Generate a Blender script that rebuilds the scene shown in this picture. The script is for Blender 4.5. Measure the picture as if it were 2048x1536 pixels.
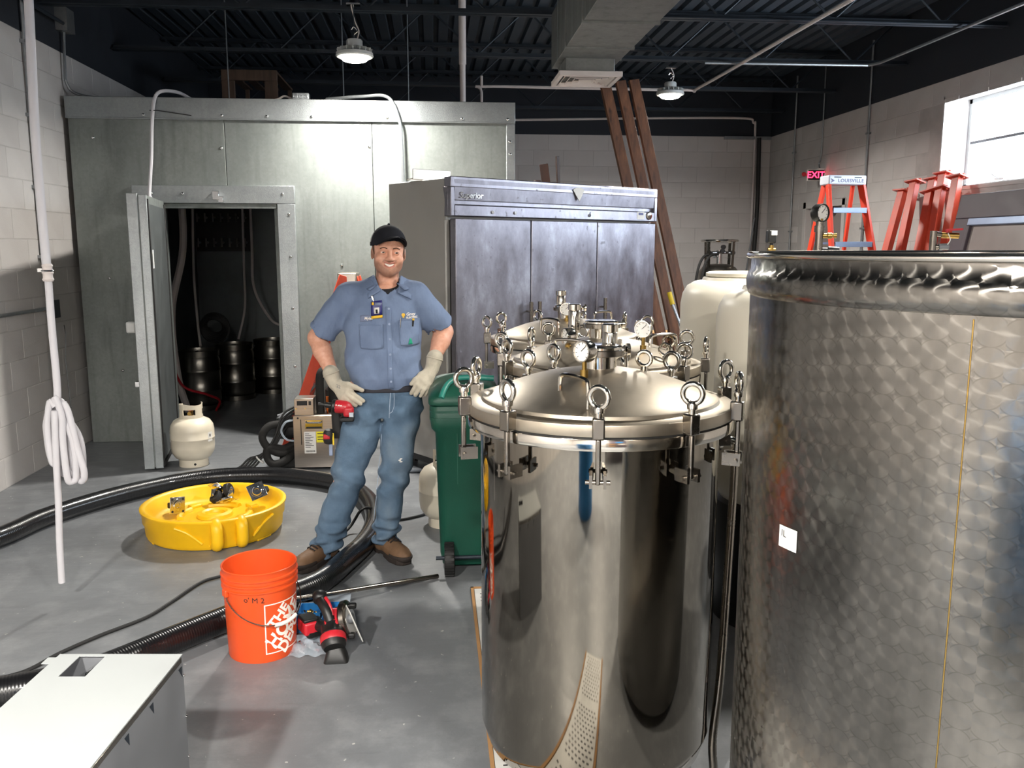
import bpy, bmesh, math, random
import numpy as np
from mathutils import Vector, Matrix
random.seed(7); rng = np.random.default_rng(7)
PI = math.pi
for o in list(bpy.data.objects): bpy.data.objects.remove(o)
scene = bpy.context.scene
COL = scene.collection

# ------------------------------------------------------------------ camera, sky, light, exposure
cam_d = bpy.data.cameras.new('camera'); cam = bpy.data.objects.new('camera', cam_d); COL.objects.link(cam)
cam_d.sensor_fit = 'HORIZONTAL'; cam_d.sensor_width = 36.0; cam_d.lens = 36.0 * 1720 / 2048
cam_d.clip_start = 0.05; cam_d.clip_end = 200
cam.location = (0, 0, 1.6)
cam.rotation_euler = (math.radians(90 - 9.051), 0, math.radians(-5.183))
scene.camera = cam
world = bpy.data.worlds.new('daylight'); scene.world = world; world.use_nodes = True
wb = world.node_tree.nodes['Background']
wb.inputs['Color'].default_value = (0.78, 0.89, 1.0, 1); wb.inputs['Strength'].default_value = 11.0
scene.view_settings.view_transform = 'Standard'; scene.view_settings.look = 'None'
scene.view_settings.gamma = 1.0; scene.view_settings.use_curve_mapping = False
scene.view_settings.exposure = 1.0
LAMP_W = 62.0            # watts per high-bay lamp
LAMP_COL = (1.0, 0.955, 0.885)
portal_d = bpy.data.lights.new('window_portal', 'AREA'); portal = bpy.data.objects.new('window_portal', portal_d)
portal_d.shape = 'RECTANGLE'; portal_d.size = 3.2; portal_d.size_y = 0.85; portal_d.cycles.is_portal = True
COL.objects.link(portal); portal.location = (4.98, 6.15, 2.53); portal.rotation_euler = (0, math.radians(90), 0)
portal.rotation_euler = Matrix(((0, 0, 1), (1, 0, 0), (0, 1, 0))).to_euler()

# ------------------------------------------------------------------ materials
MATS = {}
def lin(c):
    return tuple(((v / 12.92) if v <= 0.04045 else ((v + 0.055) / 1.055) ** 2.4) for v in c)
def hexc(h):
    h = h.lstrip('#'); return lin(tuple(int(h[i:i + 2], 16) / 255 for i in (0, 2, 4)))
class NT:
    def __init__(s, name):
        s.m = bpy.data.materials.new(name); s.m.use_nodes = True; s.t = s.m.node_tree; s.n = s.t.nodes; s.l = s.t.links
        s.b = s.n['Principled BSDF']; s.out = s.n['Material Output']; MATS[name] = s.m
    def add(s, typ, **kw):
        x = s.n.new(typ)
        for k, v in kw.items(): setattr(x, k, v)
        return x
    def link(s, a, b): s.l.new(a, b)
    def put(s, inp, v):
        if hasattr(v, 'is_output'): s.l.new(v, inp)
        else: inp.default_value = v
    def math(s, op, a, b=0.0, c=None, clamp=False):
        x = s.add('ShaderNodeMath', operation=op, use_clamp=clamp); s.put(x.inputs[0], a); s.put(x.inputs[1], b)
        if c is not None: s.put(x.inputs[2], c)
        return x.outputs[0]
    def vec(s, op, a, b=None, sc=None):
        x = s.add('ShaderNodeVectorMath', operation=op); s.put(x.inputs[0], a)
        if b is not None: s.put(x.inputs[1], b)
        if sc is not None: s.put(x.inputs['Scale'], sc)
        return x.outputs['Value'] if op in ('DOT_PRODUCT', 'LENGTH') else x.outputs[0]
    def coord(s, kind='Object', scale=(1, 1, 1)):
        t = s.add('ShaderNodeTexCoord'); mp = s.add('ShaderNodeMapping'); mp.inputs['Scale'].default_value = scale
        s.link(t.outputs[kind], mp.inputs[0]); return mp.outputs[0]
    def noise(s, co, scale, detail=4, rough=0.55):
        x = s.add('ShaderNodeTexNoise'); s.link(co, x.inputs['Vector']); x.inputs['Scale'].default_value = scale
        x.inputs['Detail'].default_value = detail; x.inputs['Roughness'].default_value = rough; return x.outputs[0]
    def ramp(s, fac, stops):
        x = s.add('ShaderNodeValToRGB'); s.link(fac, x.inputs[0]); e = x.color_ramp.elements
        while len(e) < len(stops): e.new(0.5)
        for k, (p, c) in enumerate(stops):
            e[k].position = p; e[k].color = (*c, 1) if len(c) == 3 else c
        return x.outputs[0]
    def mix(s, fac, a, b, mode='MIX'):
        x = s.add('ShaderNodeMix', data_type='RGBA', blend_type=mode); s.put(x.inputs[0], fac)
        s.put(x.inputs[6], a if hasattr(a, 'is_output') else (*a, 1)); s.put(x.inputs[7], b if hasattr(b, 'is_output') else (*b, 1)); return x.outputs[2]
    def bump(s, h, strength=0.2, dist=0.01):
        x = s.add('ShaderNodeBump'); x.inputs['Strength'].default_value = strength; x.inputs['Distance'].default_value = dist
        s.link(h, x.inputs['Height']); s.link(x.outputs[0], s.b.inputs['Normal']); return x
def mat(name, col, rough=0.5, metal=0.0, var=0.12, vscale=6.0, bump=0.0, bscale=60.0, stretch=(1, 1, 1), coat=0.0, spec=0.5, rvar=0.1, trans=0.0, alpha=1.0, sheen=0.0, kind='Object'):
    """plain procedural surface: a colour that wanders a little, a wandering gloss, optional fine relief"""
    s = NT(name); c = hexc(col) if isinstance(col, str) else col
    co = s.coord(kind, stretch); n = s.noise(co, vscale)
    lo = tuple(max(0, v * (1 - var)) for v in c); hi = tuple(min(1, v * (1 + var)) for v in c)
    s.link(s.ramp(n, [(0.3, lo), (0.7, hi)]), s.b.inputs['Base Color'])
    r = s.math('MULTIPLY_ADD', n, 2 * rvar, rough - rvar, clamp=True); s.link(r, s.b.inputs['Roughness'])
    s.b.inputs['Metallic'].default_value = metal; s.b.inputs['Coat Weight'].default_value = coat
    s.b.inputs['Specular IOR Level'].default_value = spec
    s.b.inputs['Transmission Weight'].default_value = trans; s.b.inputs['Alpha'].default_value = alpha
    if sheen: s.b.inputs['Sheen Weight'].default_value = sheen
    if bump: s.bump(s.noise(co, bscale, 3), bump, 0.004)
    return s.m
def emit(name, col, strength):
    s = NT(name); s.b.inputs['Base Color'].default_value = (*col, 1); s.b.inputs['Emission Color'].default_value = (*col, 1)
    s.b.inputs['Emission Strength'].default_value = strength; return s.m

# floor: grey painted concrete, scuffed
s = NT('floor_paint'); co = s.coord('Object')
big = s.noise(co, 0.9, 5, 0.6); mid = s.noise(co, 5, 6, 0.65); fine = s.noise(co, 70, 3)
base = s.ramp(big, [(0.3, hexc('#66686b')), (0.7, hexc('#7b7e81'))])
c2 = s.mix(s.ramp(mid, [(0.48, (0, 0, 0)), (0.72, (0.5, 0.5, 0.5))]), base, hexc('#96989a'))
scuff = s.ramp(s.noise(s.coord('Object', (1.0, 7, 1)), 2.6, 8, 0.75), [(0.60, (0, 0, 0)), (0.72, (0.5, 0.5, 0.5))])
c2 = s.mix(scuff, c2, hexc('#54565a'))
spk = s.ramp(s.noise(co, 38, 2, 0.4), [(0.73, (0, 0, 0)), (0.77, (1, 1, 1))])
s.link(s.mix(spk, c2, hexc('#b5b4b0')), s.b.inputs['Base Color'])
sx = s.noise(s.coord('Object', (1.2, 9, 1)), 3, 6, 0.7)
s.link(s.math('MULTIPLY_ADD', sx, 0.35, 0.24, clamp=True), s.b.inputs['Roughness'])
s.bump(s.math('ADD', fine, mid), 0.12, 0.004)

def block_paint(name, a, b, rough=0.55):
    s = NT(name); co = s.coord('Object'); oi = s.add('ShaderNodeObjectInfo')
    n = s.noise(co, 2.5, 4); base = s.ramp(n, [(0.3, a), (0.7, b)])
    k = s.math('MULTIPLY_ADD', oi.outputs['Random'], 0.05, 0.97)
    hs = s.add('ShaderNodeHueSaturation'); s.link(base, hs.inputs['Color']); s.link(k, hs.inputs['Value'])
    s.link(hs.outputs[0], s.b.inputs['Base Color']); s.b.inputs['Roughness'].default_value = rough
    g = s.coord('Generated'); s.bump(s.noise(s.coord('Object'), 90, 4, 0.7), 0.35, 0.004); return s.m
block_paint('block_paint', hexc('#bcb7b4'), hexc('#c6c2bf'))
mat('mortar_paint', '#b3afac', 0.7)
mat('black_paint', '#20252d', 0.75, var=0.15, bump=0.2, bscale=40)
mat('deck_paint', '#36404a', 0.6, var=0.15)
mat('steel_black', '#262e37', 0.5, var=0.2, metal=0.3)

# galvanised sheet: spangle + stains
def galv(name, a, b, rough=0.34, stain=0.0, spangle=55, bumpy=0.12):
    s = NT(name); co = s.coord('Object')
    v = s.add('ShaderNodeTexVoronoi'); s.link(co, v.inputs['Vector']); v.inputs['Scale'].default_value = spangle
    sep = s.add('ShaderNodeSeparateColor'); s.link(v.outputs['Color'], sep.inputs[0])
    n = s.noise(co, 1.7, 6, 0.65); n2 = s.noise(s.coord('Object', (6, 6, 0.7)), 2, 5, 0.6)
    base = s.ramp(n, [(0.25, a), (0.75, b)])
    k = s.math('MULTIPLY_ADD', sep.outputs[0], 0.10, 0.94); hs = s.add('ShaderNodeHueSaturation')
    s.link(base, hs.inputs['Color']); s.link(k, hs.inputs['Value']); out = hs.outputs[0]
    if stain: out = s.mix(s.ramp(n2, [(0.52, (0, 0, 0)), (0.75, (stain,) * 3)]), out, hexc('#3d403f'))
    s.link(out, s.b.inputs['Base Color']); s.b.inputs['Metallic'].default_value = 0.85
    s.link(s.math('MULTIPLY_ADD', n2, 0.25, rough - 0.1, clamp=True), s.b.inputs['Roughness'])
    s.bump(s.math('ADD', s.noise(co, 140, 2), s.noise(co, 3, 3)), bumpy, 0.004); return s.m
galv('galvanised', hexc('#7c8280'), hexc('#949996'), 0.55, 0.3)
galv('galvanised_trim', hexc('#8b9193'), hexc('#adb2b3'), 0.36, 0.1, 80, 0.3)
galv('duct_metal', hexc('#797b7a'), hexc('#929391'), 0.5, 0.3, 60)
galv('conduit', hexc('#8f9396'), hexc('#a5a9ab'), 0.4)
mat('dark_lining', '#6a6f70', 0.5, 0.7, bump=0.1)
# stainless sheet with wiped, cloudy dirt (reach-in fridge)
s = NT('dirty_stainless'); co = s.coord('Object'); n = s.noise(s.coord('Object', (1.6, 1.6, 0.8)), 2.6, 8, 0.7); n2 = s.noise(s.coord('Object', (9, 9, 0.6)), 3, 5, 0.6)
sp = s.noise(co, 26, 3, 0.5)
s.link(s.ramp(n, [(0.3, hexc('#6f6b72')), (0.55, hexc('#908e97')), (0.8, hexc('#bfc1cb'))]), s.b.inputs['Base Color'])
s.b.inputs['Metallic'].default_value = 0.9
r = s.math('ADD', s.math('MULTIPLY_ADD', n, 0.45, 0.08), s.math('MULTIPLY', s.math('GREATER_THAN', sp, 0.68), 0.3), clamp=True)
s.link(s.math('ADD', r, s.math('MULTIPLY', n2, 0.12), clamp=True), s.b.inputs['Roughness'])
mat('fridge_side', '#aba9a4', 0.5, 0.15, var=0.06, vscale=2)
def stainless(name, col, rough, rvar, stretch, var=0.08, scale=3.0, bumpk=0.0):
    s = NT(name); co = s.coord('Object', stretch); n = s.noise(co, scale, 6, 0.6); c = hexc(col)
    s.link(s.ramp(n, [(0.3, tuple(v * (1 - var) for v in c)), (0.7, tuple(min(1, v * (1 + var)) for v in c))]), s.b.inputs['Base Color'])
    s.b.inputs['Metallic'].default_value = 1.0
    s.link(s.math('MULTIPLY_ADD', n, rvar, rough - rvar * 0.5, clamp=True), s.b.inputs['Roughness'])
    if bumpk: s.bump(s.noise(s.coord('Object', (1, 1, 0.25)), 2.2, 2), bumpk, 0.01)
    return s.m
stainless('lid_satin', '#b5ab9b', 0.41, 0.08, (6, 6, 6), 0.06)
stainless('mirror_stainless', '#8a847a', 0.055, 0.06, (8, 8, 0.35), 0.05, 3, 0.05)
stainless('polished_steel', '#cfc9bf', 0.10, 0.08, (6, 6, 6), 0.04)
stainless('satin_steel', '#88827a', 0.26, 0.15, (6, 6, 6))
stainless('keg_steel', '#8e8a82', 0.3, 0.15, (5, 5, 1))
stainless('brushed_sheet', '#b8aea4', 0.3, 0.12, (2, 2, 40))
stainless('chrome', '#d8d8d8', 0.1, 0.06, (4, 4, 4))
stainless('brass', '#a88a4e', 0.3, 0.1, (9, 9, 9))
stainless('aluminium', '#b9bfc8', 0.38, 0.12, (5, 5, 5))
# engine-turned (circle polished) stainless: rows of overlapping discs whose brush marks run round each disc
s = NT('circle_polished_steel')
geo = s.add('ShaderNodeNewGeometry'); tc = s.add('ShaderNodeTexCoord'); sep = s.add('ShaderNodeSeparateXYZ'); s.link(tc.outputs['Object'], sep.inputs[0])
ang = s.math('ARCTAN2', sep.outputs[1], sep.outputs[0]); u = s.math('MULTIPLY', ang, 0.605); v = sep.outputs[2]
CW, CH = 0.037, 0.044
def disc(off):
    uu = s.math('ADD', s.math('DIVIDE', u, CW), off * 0.5); col_i = s.math('FLOOR', uu)
    fu = s.math('SUBTRACT', s.math('FRACT', s.math('ADD', uu, 100.0)), 0.5)
    wob = s.math('MULTIPLY', s.math('SINE', s.math('MULTIPLY', col_i, 12.9)), 0.35)
    vv = s.math('ADD', s.math('ADD', s.math('DIVIDE', v, CH), off * 0.5), wob)
    fv = s.math('SUBTRACT', s.math('FRACT', s.math('ADD', vv, 100.0)), 0.5)
    du = s.math('MULTIPLY', fu, CW); dv = s.math('MULTIPLY', fv, CH)
    d = s.math('SQRT', s.math('ADD', s.math('MULTIPLY', du, du), s.math('MULTIPLY', dv, dv)))
    return du, dv, d
du0, dv0, d0 = disc(0); du1, dv1, d1 = disc(1)
pick = s.math('LESS_THAN', d0, 0.0235)
def sel(a, b):  # pick ? a : b
    return s.math('ADD', s.math('MULTIPLY', a, pick), s.math('MULTIPLY', b, s.math('SUBTRACT', 1.0, pick)))
du, dv, dd = sel(du0, du1), sel(dv0, dv1), sel(d0, d1)
et = s.vec('CROSS_PRODUCT', (0, 0, 1), geo.outputs['True Normal'])
zc = s.add('ShaderNodeCombineXYZ'); s.link(du, zc.inputs[2])
tang = s.vec('ADD', s.vec('SCALE', et, sc=s.math('MULTIPLY', dv, -1.0)), zc.outputs[0])
s.link(s.vec('NORMALIZE', tang), s.b.inputs['Tangent'])
s.b.inputs['Anisotropic'].default_value = 0.85; s.b.inputs['Metallic'].default_value = 1.0
nz = s.noise(s.coord('Object', (3, 3, 1)), 3, 6, 0.6)
dirt = s.ramp(nz, [(0.3, hexc('#6e6b66')), (0.7, hexc('#938f89'))])
edge = s.math('MULTIPLY', s.math('GREATER_THAN', dd, 0.0215), 0.32)
s.link(s.mix(edge, dirt, hexc('#5a5750')), s.b.inputs['Base Color'])
s.link(s.math('MULTIPLY_ADD', nz, 0.14, 0.15), s.b.inputs['Roughness'])
# plastics, paints, cloth
mat('white_plastic', '#cfc9ba', 0.42, var=0.05, vscale=1.5)
mat('white_cap', '#cfc9b9', 0.45, var=0.05)
mat('black_plastic', '#141414', 0.45, var=0.2)
mat('black_rubber', '#191919', 0.62, var=0.2)
mat('foam_black', '#1d1c1b', 0.85, var=0.2, bump=0.3, bscale=120)
mat('yellow_plastic', '#f2bc12', 0.42, var=0.06, bump=0.06, bscale=200)
mat('orange_plastic', '#d94f20', 0.38, var=0.06, vscale=3)
mat('white_print', '#ece6dd', 0.55, var=0.06)
mat('ink_black', '#1a1a1c', 0.6)
mat('green_plastic', '#0f4a3a', 0.45, var=0.08, bump=0.25, bscale=350)
mat('green_light', '#2b7a6d', 0.4, var=0.08)
mat('red_paint', '#c04228', 0.42, var=0.14, vscale=8)
mat('ladder_orange', '#dd3b1c', 0.45, var=0.06)
mat('blue_aluminium', '#8d9bb4', 0.4, 0.5, var=0.1)
mat('cap_plastic', '#c8ccd4', 0.5, var=0.04)
mat('red_plastic', '#b3202b', 0.4, var=0.06)
mat('yellow_paint', '#e5c52a', 0.5)
mat('cream_paint', '#d4cbb8', 0.40, var=0.06, vscale=5, coat=0.2)
mat('white_enamel', '#c6c9c8', 0.38, var=0.03, vscale=2)
mat('cabinet_white', '#aeb2b2', 0.42, var=0.03, vscale=2)
mat('grey_enamel', '#6e7074', 0.5, var=0.06)
mat('pvc_white', '#cfc6c2', 0.5, var=0.05)
mat('paper_white', '#dfddd8', 0.7, var=0.04)
mat('paper_yellow', '#e8dc2b', 0.7, var=0.04)
mat('copper', '#b8622e', 0.35, 0.9)
mat('blue_plastic', '#2a7fc0', 0.4, var=0.1)
mat('blue_fabric', '#27437f', 0.8)
mat('card_brown', '#a27a4f', 0.85, var=0.12)
mat('grate_white', '#c9c8c4', 0.5, var=0.1, vscale=14)
mat('dark_panel', '#4b4048', 0.5, var=0.1)
mat('grey_panel', '#8f8480', 0.35, var=0.05)
mat('skin', '#c98f74', 0.5, var=0.05, vscale=20)
mat('hair', '#4a2f1f', 0.7, var=0.25, vscale=60)
mat('cap_navy', '#0b0d17', 0.95, var=0.2, bump=0.2, bscale=400)
mat('cap_mesh', '#b9bab8', 0.85)
mat('eye_white', '#e4ddd6', 0.3); mat('eye_iris', '#3b2c22', 0.25); mat('teeth', '#ece5da', 0.3)
mat('lip', '#b06a5c', 0.5)
mat('tee_black', '#16171d', 0.9)
mat('belt_dark', '#22222a', 0.7)
mat('glove_knit', '#b9b1a0', 0.9, var=0.12, vscale=30, bump=0.3, bscale=300)
mat('glove_palm', '#6d6d60', 0.8)
mat('boot_leather', '#73573f', 0.7, var=0.25, vscale=14, bump=0.3, bscale=90)
mat('boot_sole', '#2e2622', 0.8)
mat('lace', '#1d1512', 0.8)
mat('thread', '#9aa9bb', 0.8)
mat('badge_blue', '#2a2c6e', 0.4); mat('badge_yellow', '#e7b92b', 0.5); mat('leaf_green', '#1f9a78', 0.6)
mat('patch_blue', '#77819b', 0.85)
def wood(name, a, b, c):
    s = NT(name); co = s.coord('Object', (9, 9, 0.8)); n = s.noise(co, 3, 6, 0.6); k = s.noise(s.coord('Object', (4, 4, 1.2)), 2.2, 2)
    base = s.ramp(n, [(0.3, a), (0.7, b)]); s.link(s.mix(s.ramp(k, [(0.66, (0, 0, 0)), (0.72, (0.9, 0.9, 0.9))]), base, c), s.b.inputs['Base Color'])
    s.b.inputs['Roughness'].default_value = 0.6; s.bump(n, 0.15, 0.004); return s.m
wood('stained_wood', hexc('#4d3021'), hexc('#7e5236'), hexc('#2a1810'))
wood('dark_wood', hexc('#2c1b16'), hexc('#402820'), hexc('#1a100c'))
wood('pallet_wood', hexc('#47362a'), hexc('#685040'), hexc('#2c2018'))
# denim and work shirt
s = NT('denim'); co = s.coord('Object'); n = s.noise(co, 5, 6, 0.65); w = s.add('ShaderNodeTexWave'); w.inputs['Scale'].default_value = 160; s.link(co, w.inputs['Vector'])
fade = s.noise(s.coord('Object', (1, 1, 0.6)), 3.2, 3)
bl = s.ramp(n, [(0.25, hexc('#465e76')), (0.75, hexc('#6a8299'))])
bl = s.mix(s.ramp(fade, [(0.5, (0, 0, 0)), (0.72, (0.6, 0.6, 0.6))]), bl, hexc('#98a4aa'))
s.link(bl, s.b.inputs['Base Color']); s.b.inputs['Roughness'].default_value = 0.9
s.bump(s.math('ADD', s.noise(co, 14, 4, 0.6), s.math('MULTIPLY', w.outputs[1], 0.05)), 0.5, 0.02)
s = NT('shirt_cloth'); co = s.coord('Object'); n = s.noise(co, 5, 4)
s.link(s.ramp(n, [(0.3, hexc('#63738f')), (0.7, hexc('#7485a2'))]), s.b.inputs['Base Color']); s.b.inputs['Roughness'].default_value = 0.85
s.bump(s.noise(s.coord('Object', (1.3, 1, 0.7)), 16, 3, 0.5), 0.35, 0.02)
# corrugated black hose: fine spiral rings along its length
s = NT('hose_black'); at = s.add('ShaderNodeUVMap'); sp = s.add('ShaderNodeSeparateXYZ'); s.link(at.outputs[0], sp.inputs[0])
wv = s.math('SINE', s.math('MULTIPLY', sp.outputs[1], 2 * PI / 0.011)); s.bump(wv, 0.16, 0.002)
s.b.inputs['Base Color'].default_value = (*hexc('#121214'), 1); s.b.inputs['Roughness'].default_value = 0.28; s.b.inputs['Coat Weight'].default_value = 0.3
# clear / milky tubing, glass
def clearish(name, col, rough, alpha, trans=0.0):
    s = NT(name); s.b.inputs['Base Color'].default_value = (*hexc(col), 1); s.b.inputs['Roughness'].default_value = rough
    s.b.inputs['Alpha'].default_value = alpha; s.b.inputs['Transmission Weight'].default_value = trans; s.b.inputs['IOR'].default_value = 1.3
    n = s.noise(s.coord('Object'), 8); s.link(s.math('MULTIPLY_ADD', n, 0.1, rough), s.b.inputs['Roughness']); return s.m
clearish('milky_tube', '#d8d6da', 0.25, 0.82)
clearish('clear_bag', '#c9d6e2', 0.15, 0.35)
s = NT('window_glass'); s.n.remove(s.b); tr = s.add('ShaderNodeBsdfTransparent'); gl = s.add('ShaderNodeBsdfGlossy'); gl.inputs['Roughness'].default_value = 0.05
mx = s.add('ShaderNodeMixShader'); mx.inputs[0].default_value = 0.06; s.link(tr.outputs[0], mx.inputs[1]); s.link(gl.outputs[0], mx.inputs[2]); s.link(mx.outputs[0], s.out.inputs[0])
emit('lamp_glow', (1.0, 0.95, 0.82), 14.0)
emit('exit_red', (1.0, 0.02, 0.06), 4.0)

# ------------------------------------------------------------------ mesh helpers
def mw(o):
    m = o.matrix_basis.copy(); p = o.parent
    while p is not None: m = p.matrix_basis @ m; p = p.parent
    return m
def frame(d):
    d = Vector(d).normalized(); up = Vector((0, 0, 1)) if abs(d.z) < 0.95 else Vector((1, 0, 0))
    a = up.cross(d).normalized(); return a, d.cross(a), d
class MB:
    def __init__(s): s.v = []; s.f = []; s.uv = {}
    def box(s, c, size, rz=0.0, rot=None):
        b = len(s.v); M = rot if rot is not None else Matrix.Rotation(rz, 3, 'Z'); c = Vector(c)
        for z in (-.5, .5):
            for x, y in ((-.5, -.5), (.5, -.5), (.5, .5), (-.5, .5)):
                s.v.append(c + M @ Vector((x * size[0], y * size[1], z * size[2])))
        for q in ((3, 2, 1, 0), (4, 5, 6, 7), (0, 1, 5, 4), (1, 2, 6, 5), (2, 3, 7, 6), (3, 0, 4, 7)): s.f.append([b + i for i in q])
        return s
    def bb(s, x0, x1, y0, y1, z0, z1):
        return s.box(((x0 + x1) / 2, (y0 + y1) / 2, (z0 + z1) / 2), (abs(x1 - x0), abs(y1 - y0), abs(z1 - z0)))
    def bar(s, p0, p1, w, h, up=(0, 0, 1)):
        p0, p1 = Vector(p0), Vector(p1); d = (p1 - p0); L = d.length; d.normalize(); u = Vector(up)
        a = u.cross(d)
        if a.length < 1e-4: a = Vector((1, 0, 0))
        a.normalize(); n = d.cross(a); R = Matrix((a, n, d)).transposed()
        return s.box((p0 + p1) / 2, (w, h, L), rot=R)
    def ring(s, c, ax, r, seg, ph=0.0, ry=None):
        a, b, d = ax; i0 = len(s.v); ry = r if ry is None else ry
        for k in range(seg):
            t = 2 * PI * k / seg + ph; s.v.append(Vector(c) + a * (r * math.cos(t)) + b * (ry * math.sin(t)))
        return i0
    def bridge(s, i, j, seg):
        for k in range(seg): s.f.append([i + k, i + (k + 1) % seg, j + (k + 1) % seg, j + k])
    def cap(s, i, seg, flip=False):
        q = [i + k for k in range(seg)]; s.f.append(q[::-1] if flip else q)
    def cyl(s, p0, p1, r0, r1=None, seg=20, caps=True):
        r1 = r0 if r1 is None else r1; ax = frame(Vector(p1) - Vector(p0))
        i = s.ring(p0, ax, r0, seg); j = s.ring(p1, ax, r1, seg); s.bridge(i, j, seg)
        if caps: s.cap(i, seg, True); s.cap(j, seg)
        return s
    def lathe(s, prof, c=(0, 0, 0), d=(0, 0, 1), seg=40, close=True, a0=0.0):
        ax = frame(d); c = Vector(c); prev = None; first = None
        for r, z in prof:
            i = s.ring(c + ax[2] * z, ax, max(r, 1e-5), seg, a0)
            if prev is not None: s.bridge(prev, i, seg)
            else: first = i
            prev = i
        if close:
            if prof[0][0] > 1e-4: s.cap(first, seg, True)
            if prof[-1][0] > 1e-4: s.cap(prev, seg)
        return s
    def tube(s, pts, r, seg=10, closed=False, caps=True, rr=None):
        P = [Vector(p) for p in pts]; n = len(P); rings = []; a = None; L = 0.0
        for k in range(n):
            if closed: d = P[(k + 1) % n] - P[k - 1]
            else: d = P[min(k + 1, n - 1)] - P[max(k - 1, 0)]
            d.normalize()
            if a is None: a = frame(d)[0]
            else:
                a = a - d * a.dot(d)
                if a.length < 1e-5: a = frame(d)[0]
                a.normalize()
            if k: L += (P[k] - P[k - 1]).length
            i = s.ring(P[k], (a, d.cross(a), d), rr[k] if rr else r, seg); rings.append(i)
            for q in range(seg): s.uv[i + q] = (q / seg, L)
        for k in range(n - 1): s.bridge(rings[k], rings[k + 1], seg)
        if closed: s.bridge(rings[-1], rings[0], seg)
        elif caps: s.cap(rings[0], seg, True); s.cap(rings[-1], seg)
        return s
    def torus(s, c, d, R, r, seg=24, s2=8):
        a, b, _ = frame(d); c = Vector(c)
        return s.tube([c + a * (R * math.cos(2 * PI * k / seg)) + b * (R * math.sin(2 * PI * k / seg)) for k in range(seg)], r, s2, closed=True)
    def prism(s, poly, z0, z1, M=None):
        b = len(s.v); n = len(poly); M = M or Matrix.Identity(4)
        for z in (z0, z1):
            for p in poly: s.v.append(M @ Vector((p[0], p[1], z)))
        s.f.append([b + k for k in range(n)][::-1]); s.f.append([b + n + k for k in range(n)])
        for k in range(n): s.f.append([b + k, b + (k + 1) % n, b + n + (k + 1) % n, b + n + k])
        return s
    def grid(s, fn, nu, nv):
        b = len(s.v)
        for i in range(nu + 1):
            for j in range(nv + 1): s.v.append(Vector(fn(i / nu, j / nv)))
        for i in range(nu):
            for j in range(nv):
                q = b + i * (nv + 1) + j; s.f.append([q, q + nv + 1, q + nv + 2, q + 1])
        return s
    def sph(s, c, r, seg=16, rings=10, sc=(1, 1, 1)):
        c = Vector(c); prev = None; b = len(s.v)
        for i in range(rings + 1):
            t = PI * i / rings; j = len(s.v)
            for k in range(seg):
                p = 2 * PI * k / seg; s.v.append(c + Vector((r * sc[0] * math.sin(t) * math.cos(p), r * sc[1] * math.sin(t) * math.sin(p), -r * sc[2] * math.cos(t))))
            if prev is not None: s.bridge(prev, j, seg)
            prev = j
        return s
    def mesh(s, name, smooth=40):
        me = bpy.data.meshes.new(name); me.from_pydata([tuple(v) for v in s.v], [], s.f)
        if s.uv:
            uvl = me.uv_layers.new(name='UVMap')
            for lp in me.loops: uvl.data[lp.index].uv = s.uv.get(lp.vertex_index, (0, 0))
        me.update()
        bm = bmesh.new(); bm.from_mesh(me); bmesh.ops.remove_doubles(bm, verts=bm.verts, dist=1e-6) if not s.uv else None
        bmesh.ops.recalc_face_normals(bm, faces=bm.faces); bm.to_mesh(me); bm.free()
        if smooth:
            me.shade_smooth()
            try: me.set_sharp_from_angle(angle=math.radians(smooth))
            except Exception: pass
        return me
def obj(name, mb, m, parent=None, world=False, bevel=0.0, smooth=40, label=None, kind=None, seg=2):
    me = mb.mesh(name, smooth) if isinstance(mb, MB) else mb
    o = bpy.data.objects.new(name, me); COL.objects.link(o)
    if m: 
        if not me.materials: me.materials.append(MATS[m])
    if parent is not None:
        o.parent = parent
        if world: me.transform(mw(parent).inverted())
    if bevel:
        b = o.modifiers.new('bevel', 'BEVEL'); b.width = bevel; b.segments = seg; b.limit_method = 'ANGLE'; b.angle_limit = math.radians(40); b.harden_normals = False
    if label: o['label'] = label
    if kind: o['kind'] = kind
    return o
def tag(o, label, cat, group=None, kind=None):
    o['label'] = label; o['category'] = cat
    if group: o['group'] = group
    if kind: o['kind'] = kind
    return o
def thing(name, label, cat, loc=(0, 0, 0), rz=0.0, group=None):
    o = bpy.data.objects.new(name, None); COL.objects.link(o); o.location = loc; o.rotation_euler = (0, 0, rz); o.empty_display_size = 0.1
    return tag(o, label, cat, group)
def solo(name, mb, m, label, cat, group=None, bevel=0.0, smooth=40, kind=None):
    """one-mesh thing, authored in world coordinates, origin moved to the foot of its bounding box"""
    me = mb.mesh(name, smooth) if isinstance(mb, MB) else mb
    co = np.array([v.co[:] for v in me.vertices]); org = Vector(((co[:, 0].min() + co[:, 0].max()) / 2, (co[:, 1].min() + co[:, 1].max()) / 2, co[:, 2].min()))
    me.transform(Matrix.Translation(-org)); o = obj(name, me, m, bevel=bevel); o.location = org
    return tag(o, label, cat, group, kind)
def struct(name, mb, m, bevel=0.0, smooth=40):
    o = obj(name, mb, m, bevel=bevel, smooth=smooth); o['kind'] = 'structure'; return o
def copy_tree(o, parent=None):
    c = o.copy(); COL.objects.link(c); c.parent = parent
    for ch in [x for x in bpy.data.objects if x.parent == o]: copy_tree(ch, c)
    return c
def spline(pts, n=8):
    """Catmull-Rom through the points"""
    P = [Vector(p) for p in pts]; P = [P[0] * 2 - P[1]] + P + [P[-1] * 2 - P[-2]]; out = []
    for k in range(1, len(P) - 2):
        for i in range(n):
            t = i / n; a, b, c, d = P[k - 1:k + 3]
            out.append(0.5 * (2 * b + (c - a) * t + (2 * a - 5 * b + 4 * c - d) * t * t + (3 * b - a - 3 * c + d) * t ** 3))
    out.append(P[-2]); return out
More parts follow.
